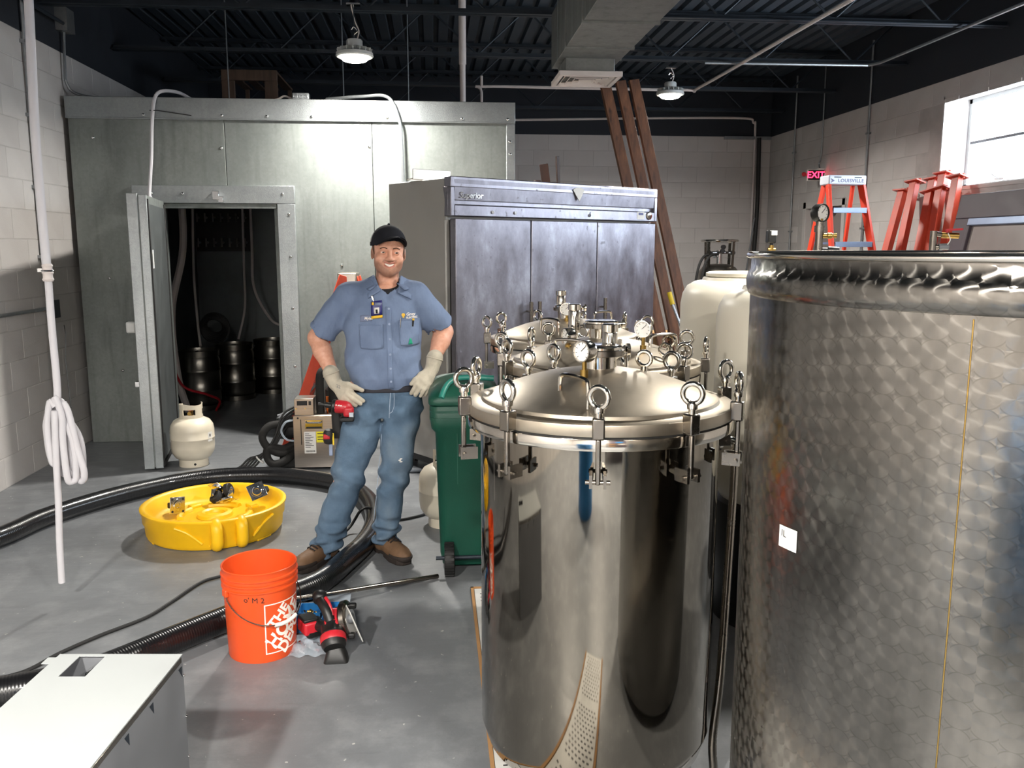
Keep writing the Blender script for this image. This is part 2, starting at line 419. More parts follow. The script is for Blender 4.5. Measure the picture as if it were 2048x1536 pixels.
def text_mesh(txt, size, extrude=0.0005, bold=0.0, shear=0.0, align='CENTER', space=1.0):
    cu = bpy.data.curves.new('t', 'FONT'); cu.body = txt; cu.size = size; cu.extrude = extrude; cu.offset = bold; cu.shear = shear
    cu.align_x = align; cu.align_y = 'CENTER'; cu.space_character = space; cu.resolution_u = 3
    o = bpy.data.objects.new('t', cu); COL.objects.link(o)
    dg = bpy.context.evaluated_depsgraph_get(); me = bpy.data.meshes.new_from_object(o.evaluated_get(dg))
    bpy.data.objects.remove(o); bpy.data.curves.remove(cu); me.materials.clear(); return me
def text_on(name, txt, size, m, parent, M, bold=0.0, fn=None, **kw):
    """lettering placed by the matrix M (text x right, y up, z out of the surface), in the parent's frame"""
    me = text_mesh(txt, size, bold=bold, **kw)
    if fn:
        for v in me.vertices: v.co = fn(v.co)
    else: me.transform(M)
    return obj(name, me, m, parent)
def face_m(c, right, up):
    r = Vector(right).normalized(); u = Vector(up).normalized(); n = r.cross(u)
    M = Matrix((r, u, n)).transposed().to_4x4(); M.translation = Vector(c); return M

# ================================================================== THE SETTING
XL, XR, YB, YN = -2.87, 4.67, 11.9, -3.0
PZ = 3.1            # top of the pale paint
DZ = 3.82           # roof deck
struct('floor', MB().bb(XL - .3, XR + .3, YN - .3, YB + .3, -.12, 0), 'floor_paint')
# long saw-cut joint in the slab is left to the paint; walls: mortar backing, blocks proud of it, black paint above
CHh, CL = PZ / 15, 0.4134
def wall(name, mb_low, mb_high):
    w = struct(name, mb_low, 'mortar_paint'); obj('upper_wall', mb_high, 'black_paint', w); return w
wl = wall('wall_left', MB().bb(XL - .2, XL - .002, YN, YB, 0, PZ), MB().bb(XL - .2, XL + .001, YN, YB, PZ, DZ + .1))
wbk = wall('wall_back', MB().bb(XL - .2, XR + .2, YB + .002, YB + .2, 0, PZ), MB().bb(XL - .2, XR + .2, YB - .001, YB + .2, PZ, DZ + .1))
WY0, WY1, WZ0, WZ1 = 4.55, 7.76, 2.13, 2.93      # window opening in the right wall
DY0, DY1, DZT = 9.60, 10.62, 2.10                # exit door
m = MB(); x0, x1 = XR + .002, XR + .3
m.bb(x0, x1, YN, WY0, 0, PZ); m.bb(x0, x1, WY0, WY1, 0, WZ0); m.bb(x0, x1, WY0, WY1, WZ1, PZ); m.bb(x0, x1, WY1, DY0, 0, PZ); m.bb(x0, x1, DY0, DY1, DZT, PZ); m.bb(x0, x1, DY1, YB, 0, PZ)
wr = wall('wall_right', m, MB().bb(XR - .001, x1, YN, YB, PZ, DZ + .1))
wn = wall('wall_front', MB().bb(XL - .2, XR + .2, YN - .2, YN, 0, PZ), MB().bb(XL - .2, XR + .2, YN - .2, YN + .001, PZ, DZ + .1))
def bmesh_block(L, axis):
    b = MB(); T = .02; J = .006
    if axis == 'Y': b.box((0, 0, 0), (T, L - J, CHh - J))
    else: b.box((0, 0, 0), (L - J, T, CHh - J))
    me = b.mesh('block', 0); bm = bmesh.new(); bm.from_mesh(me); bmesh.ops.bevel(bm, geom=bm.edges[:], offset=.0025, segments=1, affect='EDGES'); bm.to_mesh(me); bm.free()
    me.materials.append(MATS['block_paint']); return me
BM = {(L, a): bmesh_block(L, a) for L in (CL, CL / 2) for a in 'XY'}
def blocks(parent, axis, fixed, a, b, keep, z0=0):
    n = int((b - a) / CL)
    for r in range(z0, 15):
        z = (r + .5) * CHh; off = 0 if r % 2 else CL / 2
        t = a
        while t < b - .02:
            L = CL / 2 if (t == a and off) else CL
            if t + L > b + .02: L = CL / 2
            if t + L > b + .06: break
            c = t + L / 2
            if keep(c, z, L):
                o = bpy.data.objects.new('block', BM[(L, axis)]); COL.objects.link(o); o.parent = parent
                o.location = (fixed, c, z) if axis == 'Y' else (c, fixed, z)
            t += L
blocks(wl, 'Y', XL - .01, 4.42, YB, lambda c, z, L: c < 7.45 or z > 2.6)
blocks(wbk, 'X', YB + .01, .54, XR, lambda c, z, L: True)
def kr(c, z, L):
    if WZ0 < z < WZ1 and c + L / 2 > WY0 and c - L / 2 < WY1: return False
    if z < DZT and c + L / 2 > DY0 - .05 and c - L / 2 < DY1 + .05: return False
    return c > 5.0 or z > 1
blocks(wr, 'Y', XR + .01, 4.45, YB, kr)
# roof deck: ribs run front to back
m = MB(); p = .153; x = XL - .1; prof = []
while x < XR + .2:
    prof += [(x, DZ), (x + .09, DZ), (x + .105, DZ + .04), (x + p - .015, DZ + .04)]; x += p
b = 0
for yy in (YN - .2, YB + .2): m.v += [Vector((q[0], yy, q[1])) for q in prof]
n = len(prof)
for k in range(n - 1): m.f.append([k, k + 1, n + k + 1, n + k])
struct('ceiling', m, 'deck_paint', smooth=0)
# window: three steel lights, each of two panes
wo = struct('window_1', MB().bb(XR + .24, XR + .30, WY0, WY1, WZ0 - .0, WZ0 + .04).bb(XR + .24, XR + .30, WY0, WY1, WZ1 - .04, WZ1).bb(XR + .24, XR + .30, WY0, WY0 + .04, WZ0, WZ1).bb(XR + .24, XR + .30, WY1 - .04, WY1, WZ0, WZ1), 'white_enamel')
mid = 2.54
for k in range(3):
    a = WY0 + .04 + k * (WY1 - WY0 - .08) / 3; b = a + (WY1 - WY0 - .08) / 3
    for z0, z1 in ((WZ0 + .04, mid), (mid, WZ1 - .04)):
        obj('pane', MB().bb(XR + .262, XR + .268, a + .01, b - .01, z0 + .01, z1 - .01), 'window_glass', wo)
    if k: obj('mullion', MB().bb(XR + .245, XR + .285, a - .02, a + .02, WZ0 + .02, WZ1 - .02), 'white_enamel', wo)
    h = obj('window_latch', MB().bb(XR + .20, XR + .25, (a + b) / 2 - .06, (a + b) / 2 + .06, WZ0 + .045, WZ0 + .06).bar((XR + .22, (a + b) / 2 + .04, WZ0 + .06), (XR + .19, (a + b) / 2 + .09, WZ0 + .10), .015, .01), 'white_enamel', wo)
obj('transom_bar', MB().bb(XR + .25, XR + .29, WY0 + .02, WY1 - .02, mid - .012, mid + .012), 'grey_enamel', wo)
obj('window_reveal', MB().bb(XR - .004, XR + .30, WY0 - .02, WY1 + .02, WZ0 - .03, WZ0 + .002).bb(XR - .002, XR + .30, WY0 - .02, WY1 + .02, WZ1 - .002, WZ1 + .02).bb(XR - .002, XR + .30, WY1 - .002, WY1 + .02, WZ0 - .03, WZ1 + .02).bb(XR - .002, XR + .30, WY0 - .02, WY0 + .002, WZ0 - .03, WZ1 + .02), 'block_paint', wo)
# exit door
d = struct('door_1', MB().bb(XR + .06, XR + .11, DY0 + .03, DY1 - .03, .01, DZT - .03), 'grey_panel')
obj('door_frame', MB().bb(XR - .02, XR + .12, DY0 - .05, DY0 + .03, 0, DZT + .05).bb(XR - .02, XR + .12, DY1 - .03, DY1 + .05, 0, DZT + .05).bb(XR - .02, XR + .12, DY0 - .05, DY1 + .05, DZT - .03, DZT + .05), 'block_paint', d, bevel=.004)
obj('door_closer', MB().bb(XR - .03, XR + .05, DY0 + .3, DY0 + .75, DZT - .10, DZT - .035), 'steel_black', d, bevel=.004)
obj('push_bar', MB().bb(XR - .02, XR + .03, DY0 + .12, DY1 - .12, .98, 1.06), 'aluminium', d, bevel=.006)
# unseen roll-up shutter added behind the camera, slats kept dark for tank reflections
d2 = struct('door_2', MB().bb(.2, 3.4, YN, YN + .03, 0, 2.9), 'grey_enamel')
SL = MB().bb(-1.6, 1.6, -.02, .02, -.07, .07).mesh('slat', 0); SL.materials.append(MATS['dark_panel'])
for k in range(18):
    o = bpy.data.objects.new('slat', SL); COL.objects.link(o); o.parent = d2; o.location = (1.8, YN + .05, .09 + k * .158)

# ================================================================== ROOF STEEL, DUCT, PIPES
JL = {6.95: 'black open-web roof joist carrying the lamp in front of the cooler', 8.45: 'black open-web roof joist just nearer than the farther lamp',
      9.95: 'black open-web roof joist beyond the farther lamp', 11.45: 'black open-web roof joist closest to the back wall'}
for yj, lab in JL.items():
    t = thing('bar_joist', lab, 'joist', (0, yj, 3.36), group='open-web roof joists')
    zt = DZ - .005 - 3.36
    for nm, z in (('bottom_chord', .02), ('top_chord', zt - .02)):
        m = MB()
        for s_ in (-1, 1): m.bb(XL + .02, XR - .02, s_ * .012, s_ * .05, z - .02, z - .012).bb(XL + .02, XR - .02, s_ * .008, s_ * .014, z - .02, z + .02)
        obj(nm, m, 'steel_black', t)
    n = 16; xs = [XL + .1 + (XR - XL - .2) * k / n for k in range(n + 1)]
    for k in range(n):
        z0, z1 = (.02, zt - .02) if k % 2 else (zt - .02, .02)
        obj('web_rod', MB().cyl((xs[k], 0, z0), (xs[k + 1], 0, z1), .009, seg=6), 'steel_black', t)
# air duct
t = thing('air_duct', 'rectangular galvanised air duct running towards the camera under the roof', 'duct', (1.155, 0, 2.95))
DW, DH = .46, .40
ys = [-2.9, -1.4, .2, 1.6, 2.9, 4.05, 4.80, 5.42, 6.10, 6.86]
for k in range(len(ys) - 1):
    obj('duct_section', MB().bb(-DW / 2, DW / 2, ys[k] + .004, ys[k + 1] - .004, 0, DH), 'duct_metal', t, bevel=.004)
    if k: obj('seam_flange', MB().bb(-DW / 2 - .012, DW / 2 + .012, ys[k] - .012, ys[k] + .012, -.012, DH + .012), 'duct_metal', t)
for s_ in (-1, 1):
    for yy in (1.0, 4.3, 6.5): obj('duct_strap', MB().bb(s_ * (DW / 2 + .002), s_ * (DW / 2 + .006), yy - .015, yy + .015, -.003, DZ - 2.97), 'galvanised_trim', t)
obj('neck', MB().bb(-.18, .18, 6.45, 6.83, -.10, .01), 'duct_metal', t, bevel=.004)
df = obj('diffuser', MB().bb(-.23, .23, 6.40, 6.43, -.13, -.095).bb(-.23, .23, 6.83, 6.86, -.13, -.095).bb(-.23, -.20, 6.43, 6.83, -.13, -.095).bb(.20, .23, 6.43, 6.83, -.13, -.095), 'pvc_white', t, bevel=.003)
for k in range(4):
    h = .175 - k * .042; c = 6.63; z = -.118; m = MB()
    for (xa, ya, xb, yb, ax) in ((-h, c - h, h, c - h, 0), (-h, c + h, h, c + h, 0), (-h, c - h, -h, c + h, 1), (h, c - h, h, c + h, 1)):
        up = Vector((0, 1 if ya < c else -1, 1)) if ax == 0 else Vector((1 if xa < 0 else -1, 0, 1))
        m.bar((xa, ya, z), (xb, yb, z), .003, .03, up=up)
    obj('louvre_ring', m, 'pvc_white', df)
# lamps
def lamp(loc, label, hook_z, power=1.0):
    t = thing('high_bay_lamp', label, 'lamp', loc, group='round high-bay lamps')
    obj('housing', MB().lathe([(.0, .045), (.10, .045), (.135, .030), (.138, .008), (.13, 0), (.112, 0), (.112, .006), (0, .006)], seg=40), 'white_enamel', t)
    for k in range(16):
        a = 2 * PI * k / 16
        obj('cooling_fin', MB().bar((.06 * math.cos(a), .06 * math.sin(a), .06), (.128 * math.cos(a), .128 * math.sin(a), .045), .004, .03), 'white_enamel', t)
    obj('driver_box', MB().lathe([(0, .045), (.056, .045), (.060, .055), (.060, .115), (.052, .125), (0, .125)], seg=24), 'white_enamel', t)
    obj('lens', MB().lathe([(0, -.036), (.05, -.034), (.085, -.025), (.105, -.008), (.111, .004)], seg=36, close=False), 'lamp_glow', t)
    obj('hook', MB().tube(spline([(0, 0, .125), (0, 0, .16), (.025, 0, .185), (.0, 0, .215), (-.02, 0, .195)]), .005, 6), 'chrome', t)
    obj('supply_cord', MB().tube(spline([(.02, .01, .125), (.035, .01, .19), (.01, .01, .25), (-.02, .01, hook_z)]), .005, 6), 'pvc_white', t)
    obj('hanger', MB().tube([(0, 0, .20), (0, 0, hook_z)], .004, 6).bb(-.05, .05, -.03, .03, hook_z - .012, hook_z), 'chrome', t)
    L = bpy.data.lights.new('lamp_light', 'AREA'); L.shape = 'DISK'; L.size = .22; L.energy = LAMP_W * power; L.color = LAMP_COL; L.spread = math.radians(164)
    lo = bpy.data.objects.new('lamp_light', L); COL.objects.link(lo); lo.parent = t; lo.location = (0, 0, -.040)
    return t
lamp((-.557, 6.74, 2.985), 'glowing round high-bay lamp hanging in front of the cooler', .375)
lamp((2.37, 8.72, 3.09), 'glowing round high-bay lamp beside the tall leaning boards', .27)
lamp((2.2, 3.9, 3.06), 'unseen round high-bay lamp added overhead to light the white tanks and the steel', .30, .8)  # added above the frame for light and reflections on the tanks
lamp((-1.7, -.6, 3.06), 'unseen round high-bay lamp added behind the camera on the left as front fill', .30, 2.8)  # added out of view, boosted to fill the man and floor from the front
lamp((1.9, -1.2, 3.06), 'unseen round high-bay lamp added behind the camera on the right as front fill', .30, 2.8)  # second added fill lamp, boosted and out of view
lamp((-.2, -2.0, 3.06), 'unseen round high-bay lamp added farthest behind the camera as front fill', .30, 2.8)  # third added lamp, unseen, softens the shadows from the front
# white conduit run under the roof
solo('roof_pipe', MB().tube(spline([(2.97, 4.2, 3.31), (2.93, 7.0, 3.31), (2.90, 9.5, 3.31), (2.80, 9.66, 3.31), (1.6, 9.66, 3.31), (.56, 9.66, 3.31), (.545, 9.66, 3.25), (.545, 9.66, 2.77)], 6), .016, 8).cyl((.545, 9.66, 3.3), (.545, 9.66, 3.42), .016), 'pvc_white', 'pale pipe crossing under the roof and dropping onto the cooler', 'pipe')
solo('roof_conduit', MB().tube([(4.25, 4.5, 3.33), (4.26, 8.2, 3.33), (4.20, 8.33, 3.33), (2.6, 8.36, 3.33)], .014, 8), 'conduit', 'thin steel conduit running under the roof above the window', 'conduit')
solo('vent_pipe', MB().cyl((.295, 8.3, 2.765), (.295, 8.3, 3.26), .027).cyl((.295, 8.3, 3.26), (.295, 8.3, DZ), .034), 'pvc_white', 'thick pale vertical pipe rising from the cooler roof', 'pipe')
for xx, lab in ((-1.82, 'thin hanger rod above the cooler left of the near lamp'), (-.795, 'thin hanger rod just left of the near lamp'), (-.205, 'thin hanger rod just right of the near lamp')):
    solo('hanger_rod', MB().cyl((xx, 8.3, 2.755), (xx, 8.3, DZ - .01), .006, seg=8), 'conduit', lab, 'rod', group='hanger rods of the cooler roof')
t = thing('wall_conduit', 'grey conduit along the top of the back wall turning down in the corner', 'conduit', (4.4, 11.86, 0))
obj('run', MB().tube(spline([(.75, 11.86, 3.27), (2.0, 11.86, 3.30), (3.2, 11.86, 3.33), (4.25, 11.86, 3.34), (4.40, 11.86, 3.28), (4.43, 11.86, 3.1), (4.43, 11.86, 1.3), (4.44, 11.86, .3)], 6), .016, 8), 'pvc_white', t, world=True)
obj('cable_bundle', MB().tube(spline([(4.48, 11.83, 3.08), (4.49, 11.82, 2.2), (4.47, 11.82, 1.4), (4.46, 11.82, .2)], 6), .03, 8), 'black_rubber', t, world=True)
obj('loose_cable', MB().tube(spline([(4.45, 11.80, 2.0), (4.36, 11.78, 1.3), (4.30, 11.78, .9), (4.32, 11.78, .1)], 6), .012, 6), 'grey_enamel', t, world=True)
solo('strut_channel', MB().bb(4.0, 4.66, 11.845, 11.885, 3.06, 3.065).bb(4.0, 4.66, 11.845, 11.85, 3.065, 3.10).bb(4.0, 4.66, 11.88, 11.885, 3.065, 3.10), 'conduit', 'short steel strut channel at the paint line in the far corner', 'bracket')
for yy, z0, lab in ((11.04, .1, 'thin vertical conduit on the right wall nearest the far corner'), (9.12, .1, 'vertical conduit on the right wall behind the orange ladder')):
    m = MB().cyl((XR - .02, yy, z0), (XR - .02, yy, 3.75), .012, seg=8)
    for z in (.8, 1.8, 2.8): m.bb(XR - .036, XR, yy - .03, yy + .03, z - .01, z + .01)
    solo('vertical_conduit', m, 'conduit', lab, 'conduit', group='vertical conduits on the right wall')
solo('exit_sign_cable', MB().tube(spline([(XR - .012, 10.25, 3.74), (XR - .012, 10.25, 2.75), (XR - .012, 10.3, 2.6), (XR - .012, 10.27, 2.53)]), .008, 6), 'conduit', 'thin cable running down the right wall to the exit sign', 'cable')
# exit sign on a bracket, facing into the room
t = thing('exit_sign', 'small red lit EXIT sign with lamp heads above the exit door', 'sign', (4.55, 10.15, 2.38))
t.scale = (.62, .62, .62)
obj('housing', MB().bb(-.16, .17, -.03, .03, 0, .21), 'paper_white', t, bevel=.006)
obj('bracket', MB().bb(.17, .205, -.02, .02, .08, .13).bb(.05, .205, -.02, .06, .21, .235), 'paper_white', t)
obj('face', MB().bb(-.15, .16, -.034, -.03, .01, .20), 'ink_black', t)
text_on('letters', 'EXIT', .17, 'exit_red', t, face_m((.0, -.036, .105), (1, 0, 0), (0, 0, 1)), bold=.003)
for sx in (-.23, .22): obj('lamp_head', MB().lathe([(0, -.03), (.035, -.03), (.045, .0), (.03, .03), (0, .04)], c=(sx, -.02, .12), d=(0, 1, 0), seg=16).bar((sx, .02, .12), (sx * .6, .0, .10), .015, .015), 'red_plastic' if sx < 0 else 'paper_white', t)

# left wall: conduit, box, and the run coming from the left
t = thing('wall_outlet', 'grey electrical box on the left wall fed by conduits', 'electrical box', (XL, 6.72, 1.08))
obj('box', MB().bb(0, .055, -.045, .06, 0, .125), 'conduit', t, bevel=.004)
obj('cover_plate', MB().bb(.055, .06, -.05, .065, -.005, .13), 'steel_black', t, bevel=.002)
obj('side_conduit', MB().cyl((.02, -.045, .07), (.02, -2.6, .07), .013, seg=8), 'conduit', t)
m = MB().tube([(.025, .0, .125), (.025, -.03, .28), (.02, -.06, .42), (.02, -.07, 2.65)], .013, 8)
obj('riser_conduit', m, 'conduit', t)
for z in (.45, .95, 1.45, 1.95): obj('clip', MB().bb(0, .036, -.10, -.04, z - .012, z + .012), 'conduit', t)
solo('corner_conduit', MB().tube(spline([(XL + .03, 7.33, 3.26), (XL + .03, 7.30, 3.0), (XL + .035, 7.30, 2.86), (XL + .10, 7.36, 2.79), (XL + .35, 7.5, 2.77)]), .012, 8).bb(XL, XL + .09, 7.25, 7.40, 3.25, 3.42), 'conduit', 'grey conduit and box at the cooler roof by the left wall', 'conduit')
solo('overhead_conduit', MB().cyl((XL + .06, 4.4, 3.30), (XL + .06, 7.25, 3.30), .014, seg=8), 'steel_black', 'dark conduit along the black band of the left wall', 'conduit')

# ================================================================== WALK-IN COOLER
CX0, CX1, CY0, CY1, CZ = -2.83, .67, 7.25, 10.45, 2.745
t = thing('walk_in_cooler', 'galvanised walk-in cooler with its door standing open', 'cooler', (-1.1, CY0, 0))
def cp(name, x0, x1, y0, y1, z0, z1, m='galvanised', bevel=.003, parent=None): return obj(name, MB().bb(x0, x1, y0, y1, z0, z1), m, parent or t, world=True, bevel=bevel)
OX0, OX1, OZ = -2.15, -1.25, 1.925
def lpanel(x0, x1, xo, left):
    poly = [(x0, 0), (xo, 0), (xo, OZ), (x1, OZ), (x1, CZ), (x0, CZ)] if left else [(xo, 0), (x1, 0), (x1, CZ), (x0, CZ), (x0, OZ), (xo, OZ)]
    obj('front_panel', MB().prism(poly, -.1, 0, face_m((0, CY0, 0), (1, 0, 0), (0, 0, 1))), 'galvanised', t, world=True, bevel=.003, smooth=0)
lpanel(CX0, -1.642, OX0, True); lpanel(-1.638, -.480, OX1, False)
cp('front_panel', -.476, CX1, CY0, CY0 + .1, 0, CZ)
cp('side_panel', CX1 - .1, CX1, CY0 + .1, CY1, 0, CZ); cp('side_panel', CX0, CX0 + .1, CY0 + .1, CY1, 0, CZ, 'dark_lining')
cp('back_panel', CX0 + .1, CX1 - .1, CY1 - .1, CY1, 0, CZ, 'dark_lining'); cp('roof_panel', CX0 + .1, CX1 - .1, CY0 + .1, CY1 - .1, CZ - .1, CZ, 'dark_lining')
cp('partition', -.40, -.34, CY0 + .1, CY1 - .1, 0, CZ - .1, 'dark_lining')
cp('top_trim', CX0 - .01, CX1 + .012, CY0 - .022, CY0, 2.60, CZ + .015, 'galvanised_trim'); cp('corner_trim', CX1 - .06, CX1 + .012, CY0 - .010, CY0, 0, 2.60, 'galvanised_trim')
cp('trim_lip', CX0 - .01, CX1 + .012, CY0 - .026, CY0, 2.592, 2.604, 'galvanised_trim')
# screws on trims share one mesh
SC = MB().lathe([(.013, 0), (.012, .005), (.007, .009), (0, .010)], d=(0, -1, 0), seg=10).mesh('screw', 40); SC.materials.append(MATS['chrome'])
def screw(parent, x, y, z):
    o = bpy.data.objects.new('screw', SC); COL.objects.link(o); o.parent = parent; o.location = mw(parent).inverted() @ Vector((x, y, z)); return o
for x in (-2.25, -1.65, -1.30, -.95, -.35, .25, .62): screw(t, x, CY0 - .022, 2.625)
for z in (2.45, 2.35, 1.3): screw(t, .64, CY0 - .010, z)
for x, z in ((-2.65, 2.45), (-2.6, 1.35), (-1.67, 2.38), (-.50, 2.40), (-.75, 1.45), (-2.55, .6), (-.62, .5)): screw(t, x, CY0, z)
fr = cp('door_frame', -2.37, -1.105, CY0 - .045, CY0, 1.945, 2.085, 'galvanised_trim')
cp('frame_post', -1.245, -1.105, CY0 - .045, CY0, 0, 1.943, 'galvanised_trim'); cp('frame_post', -2.33, -2.15, CY0 - .03, CY0, 0, 1.943, 'galvanised_trim')
cp('door_stop', -2.13, -1.25, CY0 - .03, CY0 + .02, 1.905, 1.944, 'galvanised'); cp('door_stop', -1.275, -1.246, CY0 - .02, CY0 + .05, 0, 1.905, 'galvanised')
for z in (1.86, 1.52, 1.10, .62, .2): screw(t, -1.155, CY0 - .045, z)
for x in (-2.22, -1.98, -1.2): screw(t, x, CY0 - .045, 2.02)
obj('door_sensor', MB().bb(-1.74, -1.69, CY0 - .085, CY0 - .045, 1.97, 2.04).bb(-1.70, -1.66, CY0 - .075, CY0 - .05, 1.95, 2.0), 'chrome', t, world=True, bevel=.003)
# door leaf, swung open towards the camera
hx, hy = -2.125, 7.19; ang = math.atan2(6.25 - hy, -1.965 - hx)
R = Matrix.Translation((hx, hy, 0)) @ Matrix.Rotation(ang, 4, 'Z')
def leafpart(name, x0, x1, y0, y1, z0, z1, m, parent, bevel=.003):
    b = MB().bb(x0, x1, y0, y1, z0, z1); b.v = [R @ v for v in b.v]; return obj(name, b, m, parent, world=True, bevel=bevel)
LW = .955
lf = leafpart('door_leaf', 0, LW, -.105, 0, .03, 1.955, 'galvanised', t)
leafpart('edge_channel', LW - .03, LW + .006, -.125, -.055, .02, 1.965, 'galvanised_trim', lf); leafpart('edge_channel', LW - .02, LW + .002, -.05, .004, .02, 1.955, 'galvanised_trim', lf)
leafpart('gasket', .03, LW - .02, .0, .012, .03, .06, 'black_rubber', lf); leafpart('gasket', LW - .045, LW - .025, 0, .012, .06, 1.93, 'black_rubber', lf); leafpart('gasket', .02, .04, 0, .012, .06, 1.93, 'black_rubber', lf)
leafpart('lining', .05, LW - .06, .0, .006, .08, 1.90, 'dark_lining', lf)
leafpart('sticker', .80, .85, .006, .008, 1.45, 1.58, 'paper_white', lf, 0)
leafpart('handle', LW - .10, LW - .03, -.19, -.125, 1.0, 1.08, 'white_enamel', lf, .012)
leafpart('latch', LW - .08, LW + .008, -.15, -.12, .62, .66, 'chrome', lf)
for z in (.25, 1.7): leafpart('hinge', -.03, .12, -.14, -.105, z - .04, z + .04, 'chrome', lf, .006)
# things on the cooler roof
t = thing('wooden_pallet', 'wooden pallet standing on edge on the cooler roof', 'pallet', (-1.72, 8.75, CZ))
for nm, (a, b_, c, d_, e, f_) in {'rail': (-.26, .26, -.02, .02, .42, .52), 'post': (-.26, -.14, -.02, .02, 0, .42)}.items(): obj(nm, MB().bb(a, b_, c, d_, e, f_), 'pallet_wood', t, bevel=.004)
obj('post', MB().bb(.14, .26, -.02, .02, 0, .42), 'pallet_wood', t, bevel=.004); obj('rail', MB().bb(-.26, .26, -.02, .02, .0, .10), 'pallet_wood', t, bevel=.004)
for k in range(4): obj('slat', MB().bb(-.26 + k * .14, -.17 + k * .14, .02, 1.0, .505, .525), 'pallet_wood', t, bevel=.003)
for s_ in (-.24, .2): obj('rail', MB().bb(s_, s_ + .04, .96, 1.0, 0, .505), 'pallet_wood', t, bevel=.003)
t = thing('junction_box', 'small grey junction box on the front edge of the cooler roof', 'electrical box', (-1.04, 7.33, CZ + .015))
obj('box', MB().bb(-.065, .065, -.04, .04, 0, .06), 'conduit', t, bevel=.004)
for k in range(3): obj('knockout', MB().torus((-.04 + k * .04, -.041, .03), (0, 1, 0), .013, .002, 12, 5), 'conduit', t)
solo('roof_cable', MB().tube(spline([(-1.1, 7.36, CZ + .03), (-1.18, 7.38, CZ + .06), (-1.26, 7.40, CZ + .035), (-1.5, 7.5, CZ + .03)]), .008, 6), 'pvc_white', 'pale cable leaving the junction box on the cooler roof', 'cable')
# conduit that drops over the cooler front to the fridge and the pale hose over the door
solo('drop_conduit', MB().tube(spline([(-.85, 7.40, CZ + .045), (-.55, 7.27, CZ + .05), (-.34, 7.205, CZ + .035), (-.255, 7.20, 2.60), (-.240, 7.20, 2.40), (-.232, 7.205, 1.9), (-.232, 7.215, 1.0)], 8), .013, 8), 'conduit', 'steel conduit bent over the cooler edge down behind the fridge', 'conduit')
solo('cooler_hose', MB().tube(spline([(-1.92, 7.5, CZ + .03), (-2.02, 7.35, CZ + .075), (-2.13, 7.22, CZ + .04), (-2.17, 7.19, 2.60), (-2.19, 7.17, 2.30), (-2.21, 7.13, 2.02), (-2.2, 7.12, 1.98)], 8), .014, 8), 'milky_tube', 'pale hose hooked over the cooler edge above the open door', 'hose')
solo('black_tie', MB().tube([(-2.19, 7.20, 2.655), (-2.12, 7.17, 2.65), (-1.95, 7.20, 2.63), (-1.88, 7.22, 2.622)], .004, 5), 'black_plastic', 'thin black tie holding the pale hose on the cooler edge', 'cable tie')

# inside the cooler
def keg(loc, label):
    t = thing('beer_keg', label, 'keg', loc, group='steel kegs in the cooler')
    obj('body', MB().lathe([(.15, .02), (.185, .05), (.198, .09), (.198, .18), (.206, .19), (.206, .205), (.198, .215), (.198, .375), (.206, .385), (.206, .40), (.198, .41), (.198, .49), (.18, .535), (.05, .55), (0, .55)], seg=40), 'keg_steel', t)
    obj('top_chime', MB().lathe([(.175, .53), (.195, .535), (.198, .59), (.190, .592), (.186, .56), (.175, .54)], seg=40, close=False), 'keg_steel', t)
    obj('bottom_chime', MB().lathe([(.165, .03), (.196, .05), (.196, .002), (.186, 0), (.165, .02)], seg=40, close=False), 'keg_steel', t)
    obj('spear_valve', MB().lathe([(.035, .545), (.035, .575), (.02, .58), (0, .58)], seg=16), 'chrome', t)
keg((-2.34, 8.75, 0), 'steel beer keg nearest the cooler doorway'); keg((-2.12, 9.32, 0), 'steel beer keg half hidden behind the nearest keg'); keg((-1.80, 9.72, 0), 'steel beer keg on the right at the back of the cooler')
t = thing('keg_hose_coil', 'round coil of black hose lying on the kegs in the cooler', 'hose', (-2.30, 9.28, .60))
for k in range(6): obj('turn', MB().torus((0, .0, .16 + .004 * k), (.1, 1, .1 * k), .15 - .012 * k, .014, 28, 8), 'black_rubber', t)
def line(name, pts, r, m, lab, cat='hose', grp=None): return solo(name, MB().tube(spline(pts, 8), r, 8), m, lab, cat, grp)
line('beverage_line', [(-2.38, 8.42, .03), (-2.44, 8.36, .4), (-2.47, 8.40, 1.0), (-2.36, 8.5, 1.6), (-2.38, 8.6, 2.3)], .035, 'pvc_white', 'thick pale beverage line hanging just inside the cooler door', grp='beverage lines')
line('beverage_line', [(-2.0, 9.9, 2.5), (-2.0, 9.88, 1.6), (-1.98, 9.8, 1.15), (-1.8, 9.75, .80), (-1.62, 9.72, .72), (-1.6, 9.66, .6)], .015, 'pvc_white', 'beverage line curving down onto the back right keg', grp='beverage lines')
line('beverage_line', [(-2.08, 9.9, 2.4), (-2.09, 9.85, 1.4), (-2.05, 9.6, .95), (-2.1, 9.45, .62)], .013, 'pvc_white', 'beverage line dropping to the half hidden keg', grp='beverage lines')
line('beverage_line', [(-2.45, 9.3, 2.3), (-2.46, 9.2, 1.4), (-2.40, 9.0, .9), (-2.33, 8.8, .62)], .013, 'pvc_white', 'beverage line dropping to the keg nearest the doorway', grp='beverage lines')
line('gas_line', [(-2.5, 8.35, .55), (-2.38, 8.3, .3), (-2.2, 8.4, .2), (-2.1, 8.5, .12), (-2.15, 8.55, .01)], .012, 'red_plastic', 'reddish hose drooping in front of the nearest keg')
t = thing('wall_rack', 'dark rack of taps and fittings high on the cooler wall', 'rack', (-2.40, 10.2, 1.55))
obj('back_board', MB().bb(-.3, .3, .08, .12, 0, .5), 'black_plastic', t)
